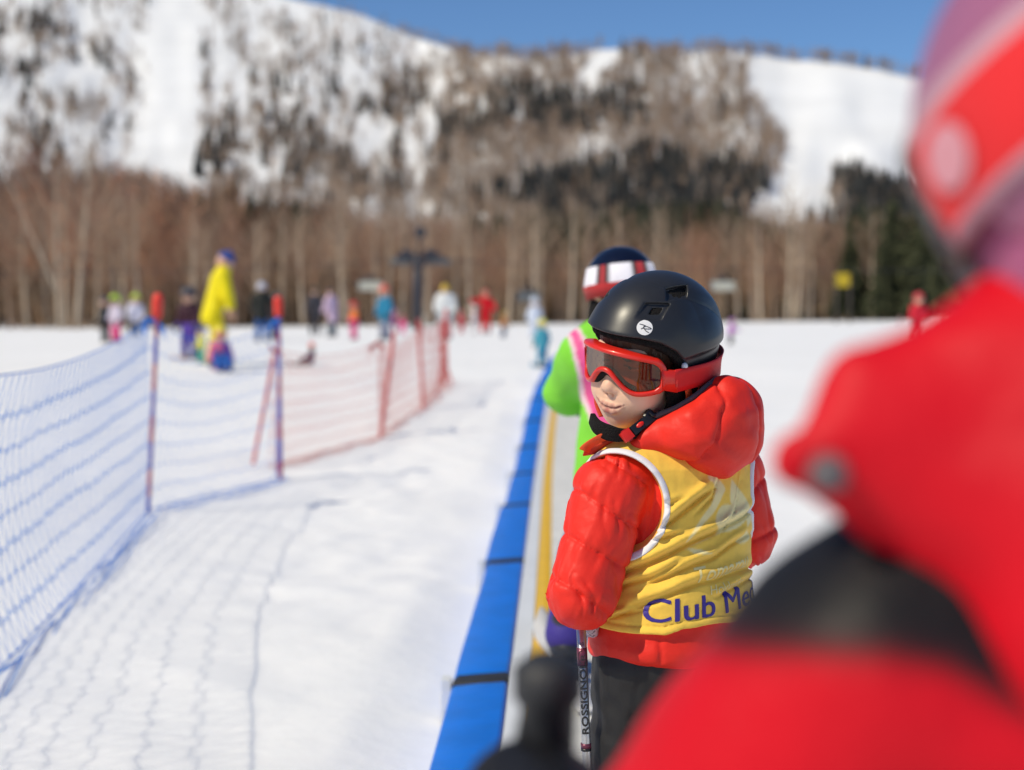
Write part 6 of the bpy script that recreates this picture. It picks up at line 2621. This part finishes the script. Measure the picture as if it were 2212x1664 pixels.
hn = sdf_obj('helmet', near_helm, nc - 0.19, nc + 0.19, 0.006, M_SHELL, near, flat(PUR))
m, V, Q, C = MB(), [], [], []
nsg = 80
for i in range(nsg + 1):
    a = math.radians(48 + 264 * i / nsg)
    for u, col in ((-0.034, (0.50, 0.30, 0.36)), (-0.026, (0.50, 0.30, 0.36)), (-0.0255, (0.70, 0.02, 0.025)), (0.000, (0.70, 0.02, 0.025)), (0.0245, (0.70, 0.02, 0.025)), (0.025, (0.50, 0.30, 0.36)), (0.036, (0.50, 0.30, 0.36))):
        e = math.sqrt(1 - (u / 0.122) ** 2)
        V.append(nc + nM @ np.array([(0.130 * e + 0.003) * math.cos(a), (0.106 * e + 0.003) * math.sin(a), u]))
        C.append(col)
for i in range(nsg):
    for k in range(6):
        Q.append((i * 7 + k, i * 7 + 7 + k, i * 7 + 8 + k, i * 7 + 1 + k))
m.add(V, Q, None, np.array(C))
s_ = m.build('goggle_strap', M_MATTE, near, colors=True)
md = s_.modifiers.new('t', 'SOLIDIFY')
md.thickness = 0.003
md.offset = 0
# round white mark on the strap
V, Q = [], []
best = None
for a in np.radians(np.arange(48, 312, 1.0)):
    p = nc + nM @ np.array([0.133 * math.cos(a), 0.109 * math.sin(a), 0.0])
    wp = npos + RN @ p
    k = F_PX / wp[1]
    uu_ = 1106 + k * wp[0]
    nrm_w = RN @ (nM @ np.array([math.cos(a) / 0.13, math.sin(a) / 0.106, 0]))
    if nrm_w[1] < 0 and (best is None or abs(uu_ - 2050) < best[0]):
        best = (abs(uu_ - 2050), a)
a0 = best[1]
mk_ = MB()
V, T = [], []
for i in range(30):
    t = 2 * math.pi * i / 30
    a = a0 + 0.0165 * math.cos(t) / 0.12
    u = 0.0165 * math.sin(t)
    e = math.sqrt(1 - (u / 0.122) ** 2)
    V.append(nc + nM @ np.array([(0.130 * e + 0.0062) * math.cos(a), (0.106 * e + 0.0062) * math.sin(a), u]))
V.append(nc + nM @ np.array([0.1362 * math.cos(a0), 0.1122 * math.sin(a0), 0]))
T = [(i, (i + 1) % 30, 30) for i in range(30)]
mk_.add(V, None, T, (0.66, 0.30, 0.36))
mk_.build('round_mark', M_MATTE, s_, colors=True)
# goggles at the front of the face
gm = MB()
V, Q = [], []
for i in range(21):
    a = math.radians(-52 + 104 * i / 20)
    for u, r in ((-0.030, 1.0), (0.036, 1.0), (0.036, 0.82), (-0.030, 0.82)):
        V.append(nc + nM @ np.array([0.128 * r * math.cos(a) + 0.004, 0.103 * r * math.sin(a), u]))
for i in range(20):
    for k in range(4):
        Q.append((i * 4 + k, i * 4 + (k + 1) % 4, i * 4 + 4 + (k + 1) % 4, i * 4 + 4 + k))
gm.add(V, Q, None, (0.05, 0.05, 0.06))
gm.build('goggles', M_SHELL, near, colors=True)

# ------------------------------------------------------------------ poles of the two other children on the belt
def ski_pole(label, hand, foot, colr):
    hand, foot = np.array(hand, float), np.array(foot, float)
    r = thing('ski_pole', label, 'ski pole', tuple(float(x) for x in foot))
    d = (foot - hand) / np.linalg.norm(foot - hand)
    m = MB()
    m.tube([hand - foot, -d * 0.03], [0.0085, 0.006], 12, colr)
    m.build('shaft', M_COLOR, r, colors=True)
    m = MB()
    g = hand - foot
    m.tube([g - d * 0.078, g - d * 0.070, g - d * 0.052, g - d * 0.044, g, g + d * 0.045, g + d * 0.055], [0.014, 0.024, 0.0245, 0.0195, 0.0170, 0.0200, 0.0185], 14)
    m.build('grip', M_DARK, r)
    m = MB()
    e = g - d * 0.05
    m.tube([e, e + [-0.016, 0.0, -0.012], e + [-0.022, 0.0, -0.04], e + [-0.018, 0, -0.075]], 0.004, 6)
    m.build('wrist_loop', M_DARK, r)
    m = MB()
    m.tube([-d * 0.07, -d * 0.063], [0.006, 0.04], 16)
    m.build('basket', M_DARK, r)
    return r


# buff pulled up over the chin
def near_buff(P):
    a = nc + nM @ np.array([0.01, 0, -0.04])
    return smin(ell(P, a, (0.098, 0.086, 0.10), nM), cap(P, a, np.array([0.02, 0.0, 1.0]), 0.085, 0.08), 0.03)


sdf_obj('neck_buff', near_buff, nc - [0.25, 0.2, 0.30], nc + [0.15, 0.2, 0.12], 0.007, M_MATTE, near, flat((0.36, 0.10, 0.22)))
hnd = npos + RN @ NEAR['ha'] + np.array([0.012, 0.012, 0.030])
for k_ in NEAR:
    p_ = npos + RN @ NEAR[k_]
    print('NEAR', k_, p_, 'u', 1106 + F_PX * p_[0] / p_[1], 'v', 695 - F_PX * (p_[2] - CAM_Z) / p_[1])
ski_pole('black gripped ski pole held by the red child close in front', hnd, cp(0.02, 1.04, 0.118), (0.04, 0.04, 0.045))
